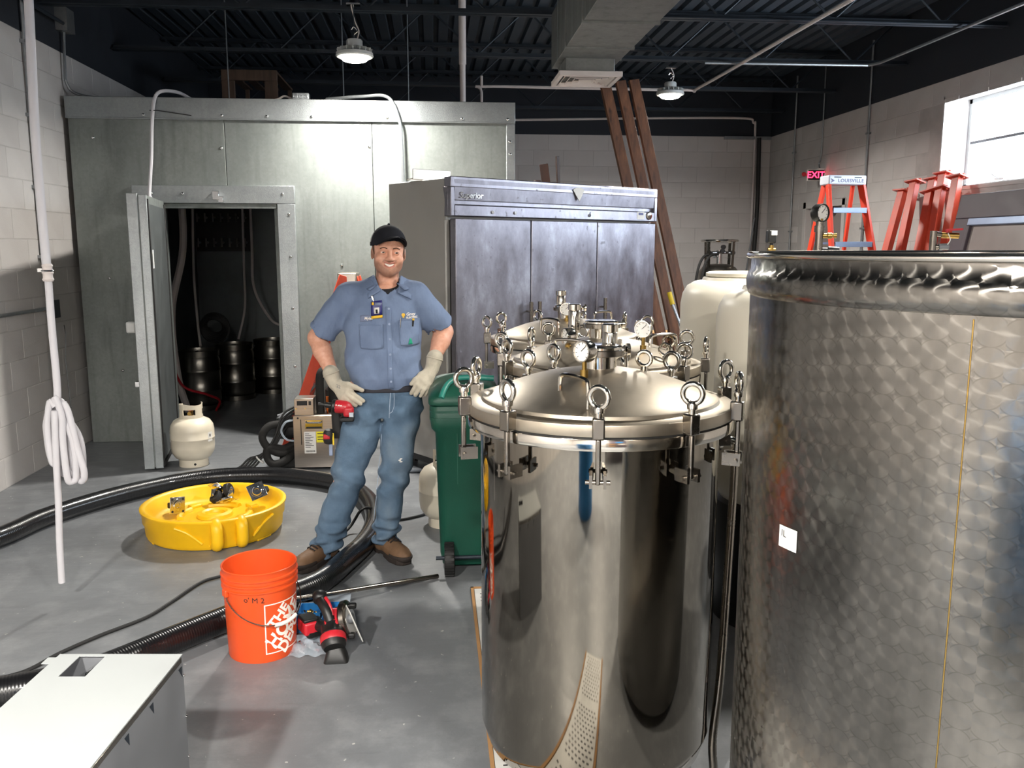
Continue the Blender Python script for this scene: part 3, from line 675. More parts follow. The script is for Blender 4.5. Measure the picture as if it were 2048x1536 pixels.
for k in range(7):
    for z in (.1, .38): obj('tap', MB().cyl((-.26 + k * .087, .08, z), (-.26 + k * .087, 0, z), .014, seg=8).cyl((-.26 + k * .087, 0, z - .05), (-.26 + k * .087, 0, z + .05), .011, seg=8), 'keg_steel', t)

# ================================================================== TANKS
def ring_pts(n, ph=0.0): return [2 * PI * k / n + ph for k in range(n)]
FR = .392        # flange radius
def eye_clamp(root, a, zf, tilt=0.0):
    """swing bolt with an eye nut that holds the lid flange"""
    c, s_ = math.cos(a), math.sin(a); rr = FR + .010
    def P(r, t, z): return (c * r - s_ * t, s_ * r + c * t, z)
    M = Matrix.Rotation(a, 3, 'Z')
    cl = obj('clamp', MB().box(P(rr + .004, 0, zf + .012), (.036, .032, .055), rot=M).box(P(rr + .008, 0, zf - .075), (.014, .014, .12), rot=M), 'satin_steel', root, bevel=.004)
    obj('hinge_lug', MB().box(P(rr - .005, -.018, zf - .125), (.05, .008, .035), rot=M).box(P(rr - .005, .018, zf - .125), (.05, .008, .035), rot=M).cyl(P(rr + .008, -.032, zf - .128), P(rr + .008, .032, zf - .128), .006, seg=10), 'satin_steel', cl)
    obj('bolt', MB().cyl(P(rr + .006, 0, zf + .03), P(rr + .006, 0, zf + .062), .010, seg=12), 'polished_steel', cl)
    th = a + tilt; d = (math.cos(th), math.sin(th), 0)
    obj('eye_nut', MB().torus(P(rr + .006, 0, zf + .092), d, .026, .0075, 24, 10).lathe([(.014, 0), (.015, .012), (.010, .02)], c=P(rr + .006, 0, zf + .052), seg=12), 'polished_steel', cl)
def dial(root, name, base, tip, face, R=.032, mcase='polished_steel', mface='paper_white'):
    """pressure gauge: stem, case, glass face looking along 'face'"""
    b, tp, fd = Vector(base), Vector(tip), Vector(face).normalized()
    g = obj(name, MB().lathe([(0, -.022), (R * .9, -.022), (R, -.015), (R, .012), (R * .97, .016), (R * .88, .016), (R * .88, .008), (0, .008)], c=tp, d=fd, seg=28), mcase, root)
    obj('gauge_face', MB().lathe([(0, .009), (R * .87, .009), (R * .87, .0095), (0, .0095)], c=tp, d=fd, seg=24), mface, g)
    a, u, _ = frame(fd)
    for k in range(9):
        t = PI * (-.25 + 1.5 * k / 8); q = a * math.cos(t) + u * math.sin(t)
        obj('scale_mark', MB().bar(tp + fd * .0098 + q * R * .62, tp + fd * .0098 + q * R * .8, .0015, .001, up=fd), 'ink_black', g)
    obj('needle', MB().bar(tp + fd * .0105 - a * .004, tp + fd * .0105 + (a * .5 + u * .6) * R * .8, .002, .001, up=fd), 'ink_black', g)
    obj('gauge_stem', MB().cyl(b, b + (tp - b) * .45, .012, seg=12).cyl(b + (tp - b) * .4, tp - (tp - b).normalized() * R * .8, .007, seg=10), 'brass', g)
    return g
def lid_handle(root, c, a, w=.13, h=.062):
    d = Vector((-math.sin(a), math.cos(a), 0)); c = Vector(c); p0, p1 = c - d * w / 2, c + d * w / 2; z = Vector((0, 0, 1))
    obj('lid_handle', MB().tube(spline([p0 - z * .02, p0 + z * (h - .02), p0 + z * h + d * .018, p1 + z * h - d * .018, p1 + z * (h - .02), p1 - z * .02], 5), .006, 8), 'polished_steel', root)
def domez(r): return 1.235 - .085 * (r / .345) ** 2
def tank(loc, label, rz, clamps0, relief, gauges, handles, bits=()):
    t = thing('jacketed_tank', label, 'tank', loc, rz, 'mirror polished steel tanks')
    obj('body', MB().lathe([(.0, .05), (.25, .055), (.335, .085), (.355, .15), (.355, 1.08)], seg=96, close=False), 'mirror_stainless', t, smooth=60)
    obj('lower_flange', MB().lathe([(.35, 1.083), (FR, 1.083), (FR + .001, 1.086), (FR + .001, 1.112), (FR, 1.114), (.35, 1.114)], seg=96, close=False), 'polished_steel', t)
    obj('gasket', MB().lathe([(.34, 1.114), (FR - .006, 1.114), (FR - .006, 1.120), (.34, 1.120)], seg=96, close=False), 'black_rubber', t)
    prof = [(.34, 1.120), (FR, 1.120), (FR + .001, 1.123), (FR + .001, 1.148), (FR, 1.151), (.362, 1.151), (.352, 1.156), (.348, 1.165)]
    lid = obj('lid', MB().lathe(prof + [(r, domez(r) + .012) for r in (.335, .31, .27, .22, .16, .10, .05, 0)], seg=96, close=False), 'lid_satin', t, smooth=35)
    for k in range(10): eye_clamp(t, clamps0 + k * PI / 5, 1.135, tilt=random.uniform(-1.4, 1.4))
    # centre ferrule with cap and wing clamp
    p = obj('centre_port', MB().lathe([(.05, 1.225), (.05, 1.285), (.064, 1.288), (.064, 1.296), (.066, 1.298), (.066, 1.310), (.062, 1.313), (.05, 1.315), (0, 1.315)], seg=40), 'polished_steel', t)
    obj('port_clamp', MB().lathe([(.066, 1.283), (.073, 1.285), (.073, 1.301), (.066, 1.303)], seg=40, close=False), 'satin_steel', p)
    obj('wing_nut', MB().cyl((.05, .06, 1.293), (.09, .06, 1.293), .010, seg=10).lathe([(0, 0), (.018, .004), (.018, .014), (0, .018)], c=(.09, .06, 1.293), d=(1, 0, 0), seg=14), 'polished_steel', p)
    rx, ry = relief; z0 = domez(math.hypot(rx, ry))
    rv = obj('relief_valve', MB().lathe([(.014, z0 - .01), (.014, z0 + .04), (.024, z0 + .045), (.024, z0 + .12), (.022, z0 + .124), (.026, z0 + .126), (.026, z0 + .147), (.021, z0 + .150), (0, z0 + .150)], c=(rx, ry, 0), seg=28), 'polished_steel', t)
    for k in range(6):
        a = k * PI / 3; obj('vent_hole', MB().cyl((rx + .0235 * math.cos(a), ry + .0235 * math.sin(a), z0 + .062), (rx + .0248 * math.cos(a), ry + .0248 * math.sin(a), z0 + .062), .005, seg=8), 'ink_black', rv)
    for gx, gy, h, f in gauges: dial(t, 'pressure_gauge', (gx, gy, domez(math.hypot(gx, gy)) - .01), (gx, gy, domez(math.hypot(gx, gy)) + h), f)
    for hx_, hy_, a in handles: lid_handle(t, (hx_, hy_, domez(math.hypot(hx_, hy_)) + .006), a)
    for bx_, by_ in bits:
        z0 = domez(math.hypot(bx_, by_)); obj('lifting_eye', MB().cyl((bx_, by_, z0), (bx_, by_, z0 + .025), .010, seg=10).torus((bx_, by_, z0 + .048), (.6, 1, 0), .022, .006, 20, 8), 'polished_steel', t)
    for k in range(3):
        a = k * 2 * PI / 3 + .5; lg = obj('leg', MB().cyl((.27 * math.cos(a), .27 * math.sin(a), .02), (.27 * math.cos(a), .27 * math.sin(a), .09), .022, seg=14).lathe([(0, 0), (.045, 0), (.045, .014), (.02, .02), (0, .02)], c=(.27 * math.cos(a), .27 * math.sin(a), 0), seg=16), 'satin_steel', t)
    return t
CA = -PI / 2 - math.radians(11)
t1 = tank((.488, 2.5, 0), 'mirror polished steel tank with domed lid, nearest of its row', 0, CA, (.065, .17), [(-.065, -.11, .085, (-.75, -.6, .05))], [(-.115, -.235, 0.45), (.12, .26, 2.6)], [(.14, .02)])
t2 = tank((.662, 3.36, 0), 'mirror polished steel tank with domed lid, middle of its row', 0, CA + .2, (-.10, .06), [(.12, -.2, .10, (-.55, -1, .05)), (-.15, -.10, .05, (-1, -.3, 0))], [(.23, -.08, 2.0), (-.16, -.2, .9)], [(.2, -.22), (.26, -.05)])
t3 = tank((.672, 4.30, 0), 'mirror polished steel tank with domed lid, farthest of its row', 0, CA + .45, (-.03, .03), [(-.02, -.10, .07, (-.4, -1, 0))], [(-.12, -.22, .6), (.2, .1, 2.2)])
# outlet on the near tank and its braided hose
t = obj('side_outlet', MB().cyl((.33, .10, .985), (.40, .12, .985), .018, seg=16).lathe([(.026, 0), (.030, .004), (.030, .016), (.026, .02)], c=(.40, .12, .985), d=(.07, .02, 0), seg=20).cyl((.41, .123, .985), (.445, .133, .985), .016, seg=14), 'polished_steel', t1)
t = thing('braided_hose', 'braided steel hose hanging from the near tank beside the big tank', 'hose', (.80, 2.35, 0))
obj('hose', MB().tube(spline([(.955, 2.62, .94), (.95, 2.60, .85), (.905, 2.50, .55), (.86, 2.40, .3), (.83, 2.36, .12), (.83, 2.34, .02)], 8), .013, 10), 'satin_steel', t, world=True)
obj('elbow', MB().tube(spline([(.93, 2.634, .985), (.952, 2.637, .984), (.962, 2.634, .97), (.956, 2.62, .935)], 5), .013, 10).cyl((.957, 2.622, .955), (.952, 2.61, .905), .018, seg=12), 'polished_steel', t, world=True)
# big open tank, circle polished
t = thing('open_steel_tank', 'large dull steel tank with swirled polish and a rolled rim', 'tank', (1.222, 1.524, 0))
BR = .608
obj('body', MB().lathe([(.0, .04), (BR - .02, .04), (BR, .06), (BR, 1.505)], seg=128, close=False), 'circle_polished_steel', t, smooth=60)
obj('rim_band', MB().lathe([(BR, 1.505), (BR + .004, 1.509), (BR + .008, 1.520), (BR + .009, 1.537), (BR + .006, 1.550), (BR + .001, 1.556), (BR, 1.580)], seg=128, close=False), 'circle_polished_steel', t, smooth=60)
obj('rolled_rim', MB().torus((0, 0, 1.585), (0, 0, 1), BR + .004, .007, 128, 10), 'polished_steel', t)
obj('inner_wall', MB().lathe([(0, .06), (BR - .004, .06), (BR - .004, 1.582)], seg=96, close=False), 'satin_steel', t)
wa = math.atan2(1.02 - 1.524, .74 - 1.222)
obj('weld_seam', MB().tube([((BR + .0005) * math.cos(-2.455), (BR + .0005) * math.sin(-2.455), z) for z in (.08, .5, 1.0, 1.50)], .0011, 6), 'brass', t)
def cyl_patch(a0, a1, z0, z1, R): return MB().grid(lambda u_, v_: (R * math.cos(a0 + (a1 - a0) * u_), R * math.sin(a0 + (a1 - a0) * u_), z0 + (z1 - z0) * v_ + .004 * u_), 6, 1)
obj('paper_label', cyl_patch(-3.015, -2.925, 1.065, 1.105, BR + .0012), 'paper_white', t)
text_on('label_print', 'IL', .022, 'ink_black', t, None, fn=lambda q: Vector(((BR + .0016) * math.cos(-2.99 + q.x / BR), (BR + .0016) * math.sin(-2.99 + q.x / BR), 1.092 + q.y * .8)))
for k in range(4):
    a = k * PI / 2 + .4; obj('foot', MB().cyl((.5 * math.cos(a), .5 * math.sin(a), 0), (.5 * math.cos(a), .5 * math.sin(a), .05), .03, seg=14), 'satin_steel', t)

# white tanks on black stands, with gauges and valves on their tops
def white_tank(loc, label, R, fittings, sticker=None):
    t = thing('white_tank', label, 'tank', loc, 0, 'white plastic tanks')
    obj('shell', MB().lathe([(.0, .47), (R * .6, .48), (R * .86, .53), (R * .97, .60), (R, .68), (R, 1.30), (R * .97, 1.355), (R * .90, 1.395), (R * .78, 1.418), (R * .66, 1.425), (R * .64, 1.44), (0, 1.44)], seg=64), 'white_plastic', t, smooth=50)
    obj('lid', MB().lathe([(0, 1.44), (R * .55, 1.44), (R * .60, 1.446), (R * .60, 1.462), (R * .55, 1.470), (0, 1.473)], seg=48), 'white_cap', t)
    obj('stand', MB().lathe([(R * .62, 0), (R * .92, 0), (R * .92, .52), (R * .80, .56), (R * .62, .5)], seg=40), 'black_plastic', t)
    if sticker is not None:
        s_ = obj('sticker', MB().grid(lambda u_, v_: ((R + .001) * math.cos(sticker + .20 * u_), (R + .001) * math.sin(sticker + .20 * u_), 1.16 + .155 * v_), 5, 1), 'ink_black', t)
        pts = [(-.0, .0)]
        def blue(u_, v_):
            lo = .012; hi = .11 - .07 * max(0, .5 - u_) * 2
            return ((R + .002) * math.cos(sticker + .012 + .188 * u_), (R + .002) * math.sin(sticker + .012 + .188 * u_), 1.16 + lo + (hi - lo) * v_)
        obj('sticker_panel', MB().grid(blue, 5, 1), 'blue_plastic', s_)
    for f in fittings: f(t)
    return t
def fit_gauge_tee(x, y, z, valve=True):
    def f(t):
        g = obj('pipe_tee', MB().cyl((x, y, 1.40), (x, y, z - .03), .016, seg=14).cyl((x, y, 1.56), (x, y, 1.585), .021, seg=14).cyl((x, y, z - .075), (x, y, z - .05), .021, seg=14), 'satin_steel', t)
        obj('nipple', MB().cyl((x, y, z - .09), (x + .045, y - .01, z - .09), .010, seg=10).lathe([(.013, 0), (.013, .015), (.008, .02), (.010, .035)], c=(x + .03, y - .01, z - .09), d=(1, -.2, 0), seg=12), 'brass', g)
        obj('knob', MB().cyl((x, y, z - .145), (x + .04, y - .01, z - .147), .009, seg=10).cyl((x + .035, y - .01, z - .147), (x + .075, y - .02, z - .15), .016, seg=14), 'black_plastic', g)
        dial(t, 'pressure_gauge', (x, y, z - .04), (x, y, z), (.45, -1, .0), R=.037, mcase='black_plastic')
    return f
def fit_gauge_small(x, y):
    def f(t):
        obj('pipe_cross', MB().cyl((x, y, 1.40), (x, y, 1.61), .013, seg=12).cyl((x - .02, y, 1.585), (x + .02, y, 1.585), .012, seg=10), 'brass', t)
        g = obj('pressure_gauge', MB().box((x - .005, y, 1.655), (.045, .05, .07)).cyl((x, y, 1.60), (x, y, 1.63), .009, seg=10), 'black_plastic', t, bevel=.008)
        obj('gauge_label', MB().box((x + .003, y - .026, 1.674), (.032, .002, .024)), 'paper_white', g)
    return f
def fit_valve(x, y):
    def f(t):
        g = obj('valve_pipe', MB().cyl((x, y, 1.40), (x, y, 1.665), .014, seg=14).cyl((x, y, 1.655), (x + .06, y - .01, 1.645), .010, seg=12).cyl((x, y, 1.60), (x + .025, y - .01, 1.60), .010, seg=10), 'satin_steel', t)
        obj('brass_valve', MB().cyl((x + .03, y - .006, 1.648), (x + .095, y - .02, 1.645), .012, seg=12), 'brass', g)
        obj('valve_lever', MB().bar((x + .045, y - .01, 1.668), (x + .11, y - .02, 1.672), .014, .008).cyl((x + .05, y - .01, 1.65), (x + .05, y - .01, 1.67), .005, seg=8), 'red_plastic', g)
        obj('knob', MB().cyl((x + .02, y - .01, 1.60), (x + .055, y - .02, 1.602), .014, seg=14), 'grey_enamel', g)
        obj('tie', MB().tube(spline([(x + .05, y - .02, 1.655), (x + .055, y - .03, 1.63), (x + .045, y - .03, 1.61)]), .002, 5), 'paper_white', g)
    return f
def fit_clamp(x, y):
    def f(t): obj('pipe_fitting', MB().lathe([(.014, 1.36), (.014, 1.45), (.02, 1.455), (.02, 1.47), (.012, 1.475), (.012, 1.50), (.02, 1.505), (.02, 1.52), (.008, 1.525), (.008, 1.56), (0, 1.56)], c=(x, y, 0), seg=16), 'polished_steel', t)
    return f
white_tank((1.49, 3.50, 0), 'white plastic tank closest to the big steel tank', .30, [fit_gauge_tee(.065, -.1, 1.735), fit_clamp(-.165, -.02)])
white_tank((1.655, 4.52, 0), 'white plastic tank with a black and blue sticker', .325, [fit_gauge_small(.15, 0)], sticker=-2.27)
white_tank((2.10, 3.50, 0), 'white plastic tank hidden behind the big tank, its red valve showing', .28, [fit_valve(-.06, -.1)])

# ================================================================== REACH-IN FRIDGE
FA = math.radians(35.2)
t = thing('reach_in_fridge', 'three-door stainless reach-in fridge with cloudy doors', 'fridge', (.106, 5.72, 0), FA)
FW, FD, FH = 2.05, .72, 2.055
obj('cabinet', MB().bb(0, FW, .045, FD, .13, FH - .01), 'fridge_side', t, bevel=.006)
hd = obj('header', MB().bb(0, FW, -.02, .05, 1.985, FH).bb(0, FW, .01, .05, 1.80, 1.99).bb(0, .035, -.02, .05, 1.80, 1.99).bb(FW - .035, FW, -.02, .05, 1.80, 1.99), 'dirty_stainless', t, bevel=.006)
obj('header_panel', MB().prism([(-.012, 1.905), (-.022, 2.035), (.02, 2.05), (.02, 1.905)], .036, FW - .036, Matrix(((0, 0, 1, 0), (1, 0, 0, 0), (0, 1, 0, 0), (0, 0, 0, 1)))), 'dirty_stainless', hd)
obj('lower_panel', MB().prism([(-.020, 1.805), (-.020, 1.868), (.0, 1.878), (.02, 1.878), (.02, 1.805)], .036, FW - .036, Matrix(((0, 0, 1, 0), (1, 0, 0, 0), (0, 1, 0, 0), (0, 0, 0, 1)))), 'dirty_stainless', hd)
for x in (.35, .55, 1.28): obj('lock', MB().cyl((x, -.027, 1.832), (x, -.018, 1.832), .011, seg=14), 'chrome', hd)
obj('thermometer', MB().lathe([(0, 0), (.030, 0), (.032, .006), (.026, .010), (0, .008)], c=(FW - .10, -.020, 1.845), d=(0, -1, 0), seg=24), 'polished_steel', hd)
obj('sticker', MB().bb(FW - .24, FW - .155, -.0215, -.0205, 1.815, 1.872), 'paper_white', hd); obj('sticker_print', MB().bb(FW - .225, FW - .17, -.0222, -.0216, 1.848, 1.866), 'badge_blue', hd)
text_on('maker_badge', 'Superior', .055, 'chrome', hd, face_m((.17, -.022, 1.935), (1, 0, 0), (0, 0, 1)), shear=.15, bold=.001)
fan = MB(); fan.prism([(0, 0)] + [(.10 * math.cos(q), .10 * math.sin(q)) for q in np.linspace(.95, 2.2, 9)], 0, .004, face_m((1.16, -.03, 1.93), (1, 0, 0), (0, .08, 1)))
obj('hanging_tag', fan, 'paper_white', hd)
dw = (FW - .05) / 3
for k in range(3):
    x0 = .025 + k * dw
    d = obj('door', MB().bb(x0 + .004, x0 + dw - .004, -.03, .03, .20, 1.785), 'dirty_stainless', t, bevel=.006)
    hx_ = x0 + dw - .045 if k == 0 else (x0 + .045 if k == 1 else x0 + .04)
    if k == 1: hx_ = x0 + .035
    h = obj('handle', MB().cyl((hx_, -.085, .55), (hx_, -.085, 1.22), .014, seg=14), 'satin_steel', d)
    for z in (.62, .9, 1.15): obj('standoff', MB().cyl((hx_, -.085, z), (hx_, -.03, z), .007, seg=8), 'satin_steel', h)
    obj('gasket', MB().bb(x0 + .01, x0 + dw - .01, .03, .044, .21, 1.775), 'black_rubber', d)
obj('base_grille', MB().bb(.02, FW - .02, 0, .05, .10, .19), 'steel_black', t); obj('base_rail', MB().bb(.0, FW, .05, FD - .02, .09, .13), 'black_plastic', t)
for x in (.1, FW - .1):
    for y in (.1, FD - .1): obj('caster', MB().cyl((x - .015, y, .045), (x + .015, y, .045), .045, seg=18).bb(x - .025, x + .025, y - .025, y + .025, .075, .10), 'black_rubber', t)
# things lying on the fridge
FM = Matrix.Translation((.106, 5.72, FH)) @ Matrix.Rotation(FA, 4, 'Z')
def onfridge(name, mb, m, label, cat, group=None, bevel=.002):
    mb.v = [FM @ v for v in mb.v]; return solo(name, mb, m, label, cat, group, bevel)
onfridge('metal_channel', MB().bb(-.02, .30, .38, .385, .005, .07).bb(-.02, .30, .38, .46, .0, .005).bb(.28, .33, .36, .47, .0, .012), 'brushed_sheet', 'folded metal channel on the left end of the fridge top', 'bracket')
onfridge('long_board', MB().bb(.22, 1.55, .40, .50, .0, .03), 'card_brown', 'long thin board lying along the fridge top', 'board')
onfridge('flat_board', MB().bb(1.05, 1.78, .22, .34, .0, .02), 'card_brown', 'short thin board lying near the right of the fridge top', 'board')
onfridge('lumber_offcut', MB().bar((1.42, .6, .0), (1.40, .62, .20), .035, .07), 'dark_wood', 'short dark offcut of lumber upright on the fridge top', 'board')
onfridge('thin_stake', MB().bar((1.55, .6, .0), (1.53, .6, .27), .018, .03), 'dark_wood', 'thin dark stake upright on the fridge top', 'board')
onfridge('brown_jar', MB().lathe([(.0, 0), (.035, 0), (.035, .06), (.03, .07), (0, .07)], c=(1.33, .62, 0), seg=16), 'dark_wood', 'small dark brown jar on the fridge top', 'jar')

# ================================================================== BOARDS LEANING BEHIND THE FRIDGE, FAR THINGS
def board(top, bot, w, th, lab, m='stained_wood'):
    tp, bt = Vector(top), Vector(bot); c = (tp + bt) / 2
    b = MB().bar(bt - c, tp - c, w, th, up=(.18, -1, 0)); o = obj('leaning_board', b, m, bevel=.003); o.location = c
    return tag(o, lab, 'board', 'stained boards leaning behind the fridge')
board((1.615, 8.22, 3.09), (2.27, 7.70, 0.0), .098, .04, 'stained board leaning behind the fridge, left of the tall three')
board((1.765, 8.26, 3.13), (2.41, 7.74, 0.0), .098, .04, 'stained board leaning behind the fridge, middle of the tall three')
board((1.90, 8.30, 3.15), (2.55, 7.78, 0.0), .098, .04, 'stained board leaning behind the fridge, right of the tall three')
t = thing('cardboard_box', 'flattened cardboard and boxes piled beyond the leaning boards', 'box', (2.72, 8.9, 0))
obj('lower_box', MB().bb(-.35, .35, -.25, .25, 0, .62), 'card_brown', t, bevel=.004); obj('flat_sheet', MB().box((0.02, 0, .66), (.85, .55, .03)), 'card_brown', t); obj('flat_sheet', MB().box((-.05, -.03, .70), (.8, .5, .025), rz=.1), 'card_brown', t)
t = thing('yellow_broom', 'push broom with a yellow grip leaning by the boards', 'broom', (2.42, 7.3, 0))
obj('handle', MB().cyl((2.50, 7.25, .05), (2.17, 7.7, 1.08), .013, seg=10), 'aluminium', t, world=True); obj('grip', MB().cyl((2.17, 7.7, 1.08), (2.145, 7.735, 1.19), .022, seg=12), 'yellow_paint', t, world=True); obj('brush', MB().bb(2.36, 2.66, 7.2, 7.28, 0, .07), 'black_rubber', t, world=True)
solo('work_table', MB().bb(2.35, 2.95, 8.0, 8.5, .74, .78).bb(2.37, 2.41, 8.02, 8.06, 0, .74).bb(2.89, 2.93, 8.02, 8.06, 0, .74).bb(2.37, 2.41, 8.44, 8.48, 0, .74).bb(2.89, 2.93, 8.44, 8.48, 0, .74), 'pallet_wood', 'small wooden bench glimpsed right of the leaning boards', 'table')
# cryogenic cylinder
t = thing('gas_dewar', 'stainless cryogenic gas cylinder with ring guard in the far corner', 'gas cylinder', (3.53, 10.5, 0))
obj('vessel', MB().lathe([(0, .03), (.22, .03), (.26, .08), (.265, .15), (.265, 1.20), (.25, 1.29), (.20, 1.355), (.12, 1.39), (.0, 1.40)], seg=48), 'keg_steel', t, smooth=50)
obj('foot_ring', MB().lathe([(.20, 0), (.24, 0), (.24, .06), (.20, .06)], seg=40), 'satin_steel', t)
g = obj('guard_ring', MB().torus((0, 0, 1.675), (0, 0, 1), .215, .016, 36, 8), 'polished_steel', t)
for k in range(4):
    a = k * PI / 2 + .6; obj('guard_post', MB().bar((.20 * math.cos(a), .20 * math.sin(a), 1.33), (.213 * math.cos(a), .213 * math.sin(a), 1.67), .04, .008, up=(math.cos(a), math.sin(a), 0)), 'satin_steel', t)
obj('manifold', MB().cyl((0, 0, 1.38), (0, 0, 1.56), .035, seg=16).cyl((-.14, -.05, 1.53), (.14, -.05, 1.53), .016, seg=10).cyl((-.10, -.12, 1.48), (.06, .1, 1.50), .014, seg=10), 'chrome', t)
for x, y, z in ((-.15, -.06, 1.53), (.15, -.06, 1.53), (0, -.12, 1.55), (.05, 0, 1.60)): obj('valve_wheel', MB().cyl((x, y - .02, z), (x, y + .02, z), .028, seg=14), 'black_plastic', t)
obj('label_band', MB().grid(lambda u_, v_: (.267 * math.cos(-2.5 + 1.9 * u_), .267 * math.sin(-2.5 + 1.9 * u_), 1.12 + .09 * v_), 14, 1), 'paper_white', t)
text_on('label_print', '- LIN AIR', .06, 'ink_black', t, None, fn=lambda q: Vector((.2685 * math.cos(-1.6 + q.x / .267), .2685 * math.sin(-1.6 + q.x / .267), 1.165 + q.y)))
text_on('maker_mark', 'NITRO', .04, 'red_plastic', t, None, fn=lambda q: Vector((.262 * math.cos(-1.55 + q.x / .26), .262 * math.sin(-1.55 + q.x / .26), 1.255 + q.y * .9)))
for k, dx in enumerate((0, .07)):
    line('gas_hose', [(3.42 + dx, 10.42, 1.52), (3.28 + dx, 10.36, 1.47), (3.20 + dx, 10.33, 1.25), (3.17 + dx, 10.33, .8), (3.18 + dx, 10.33, .2), (3.25 + dx, 10.30, .03)], .016, 'black_rubber', ('outer' if k == 0 else 'inner') + ' black hose drooping from the cryogenic cylinder')

# orange step ladder
def step_ladder(loc, rz, label, Ht, wt, wb, run, n, mrail, mstep, capm, capsize, name='step_ladder'):
    t = thing(name, label, 'ladder', loc, rz)
    for s_ in (-1, 1):
        obj('front_rail', MB().bar((s_ * wt / 2, -.03, Ht - .02), (s_ * wb / 2, -run * .55, 0), .028, .075), mrail, t, bevel=.003)
        obj('rear_rail', MB().bar((s_ * (wt / 2 - .02), .05, Ht - .03), (s_ * (wb / 2 - .03), run * .45, 0), .025, .05), mrail, t, bevel=.003)
    for k in range(n):
        f_ = 1 - (k + 1) * .305 / Ht; w = wt + (wb - wt) * (1 - f_); y = -.03 - (run * .55 - .03) * (1 - f_); z = Ht * f_
        if z < .15: break
        obj('step', MB().bb(-w / 2 + .014, w / 2 - .014, y - .04, y + .04, z - .012, z + .012).bb(-w / 2 + .014, w / 2 - .014, y - .043, y - .037, z - .035, z + .012), mstep, t, bevel=.002)
        if k % 2: obj('rear_brace', MB().bar((-w / 2 + .05, .05 + (run * .45 - .05) * (1 - f_), z), (w / 2 - .05, .05 + (run * .45 - .05) * (1 - f_), z), .02, .02), mstep, t)
    obj('top_cap', MB().bb(-capsize[0] / 2, capsize[0] / 2, -capsize[1] * .55, capsize[1] * .45, Ht - .085, Ht), capm, t, bevel=.012, seg=3)
    return t
lad = step_ladder((3.76, 7.80, 0), math.radians(4), 'tall orange step ladder with pale cap at the right wall', 2.245, .32, .58, 1.3, 7, 'ladder_orange', 'blue_aluminium', 'cap_plastic', (.37, .17))
text_on('cap_lettering', 'LOUISVILLE', .044, 'badge_blue', lad, face_m((.03, -.0945, 2.195), (1, 0, 0), (0, 0, 1)), bold=.0008, space=1.15)
obj('cap_arrow', MB().prism([(0, -.02), (.035, 0), (0, .02), (.012, 0)], 0, .002, face_m((-.165, -.0945, 2.195), (1, 0, 0), (0, 0, 1))), 'badge_blue', lad)
for s_ in (-.1, .1): obj('cap_slot', MB().bb(s_ - .035, s_ + .035, -.0945, -.092, 2.222, 2.230), 'steel_black', lad)
# red steel posts leaning under the window
RP = [((4.5, 8.07, 2.14), (3.95, 7.9)), ((4.5, 7.87, 2.21), (3.95, 7.47)), ((4.57, 7.68, 2.22), (4.08, 7.32)), ((4.58, 7.54, 2.26), (4.1, 7.2)), ((4.5, 7.60, 2.10), (3.92, 7.05)), ((4.5, 7.44, 2.12), (3.93, 6.86)), ((4.56, 7.30, 2.21), (4.05, 6.84))]
RL = ['red steel post farthest left of the leaning bundle', 'red steel post second from the left in the leaning bundle', 'red steel post third from the left in the leaning bundle', 'tallest red steel post in the middle of the leaning bundle', 'red steel post third from the right in the leaning bundle', 'red steel post second from the right in the leaning bundle', 'red steel post farthest right, just under the window']
for (tp, bt), lab in zip(RP, RL):
    t = thing('steel_post', lab, 'post', (bt[0], bt[1], 0), 0, 'red steel posts leaning under the window')
    a, b = Vector((0, 0, .012)), Vector((tp[0] - bt[0], tp[1] - bt[1], tp[2] - .01)); d = (b - a).normalized()
    obj('shaft', MB().bar(a, b, .075, .06, up=(1, .3, 0)), 'red_paint', t, bevel=.003)
    obj('end_plate', MB().bar(b - d * .006, b + d * .006, .15, .12, up=(1, .3, 0)), 'red_paint', t); obj('end_plate', MB().bar(a - d * .006, a + d * .006, .15, .12, up=(1, .3, 0)), 'red_paint', t)
    for s_ in (-1, 1): obj('bolt', MB().cyl(b + Vector((.02, s_ * .05, -.01)), b + Vector((.02, s_ * .05, .03)), .012, seg=8), 'red_paint', t)
# dark framed panel leaning on the right wall
t = thing('framed_panel', 'large dark framed panel leaning on the wall below the window', 'panel', (4.25, 6.3, 0))
PMx = Matrix.Translation((4.03, 6.22, 0)) @ Matrix.Rotation(math.radians(11), 4, 'Y')
def pp(name, y0, y1, z0, z1, x0, x1, m): 
    b = MB().bb(x0, x1, y0, y1, z0, z1); b.v = [PMx @ v for v in b.v]; return obj(name, b, m, t, world=True, bevel=.006)
pp('frame_rail', -.62, .74, 1.86, 2.06, -.03, .03, 'dark_panel'); pp('frame_rail', -.62, .74, .02, .22, -.03, .03, 'dark_panel'); pp('frame_stile', .55, .74, .22, 1.86, -.03, .03, 'dark_panel'); pp('frame_stile', -.62, -.43, .22, 1.86, -.03, .03, 'dark_panel')
pp('inner_moulding', -.43, .55, 1.80, 1.86, -.036, .02, 'blue_aluminium'); pp('inner_moulding', .51, .55, .25, 1.80, -.036, .02, 'dark_panel'); pp('panel_sheet', -.43, .55, .22, 1.83, -.01, .01, 'grey_panel')

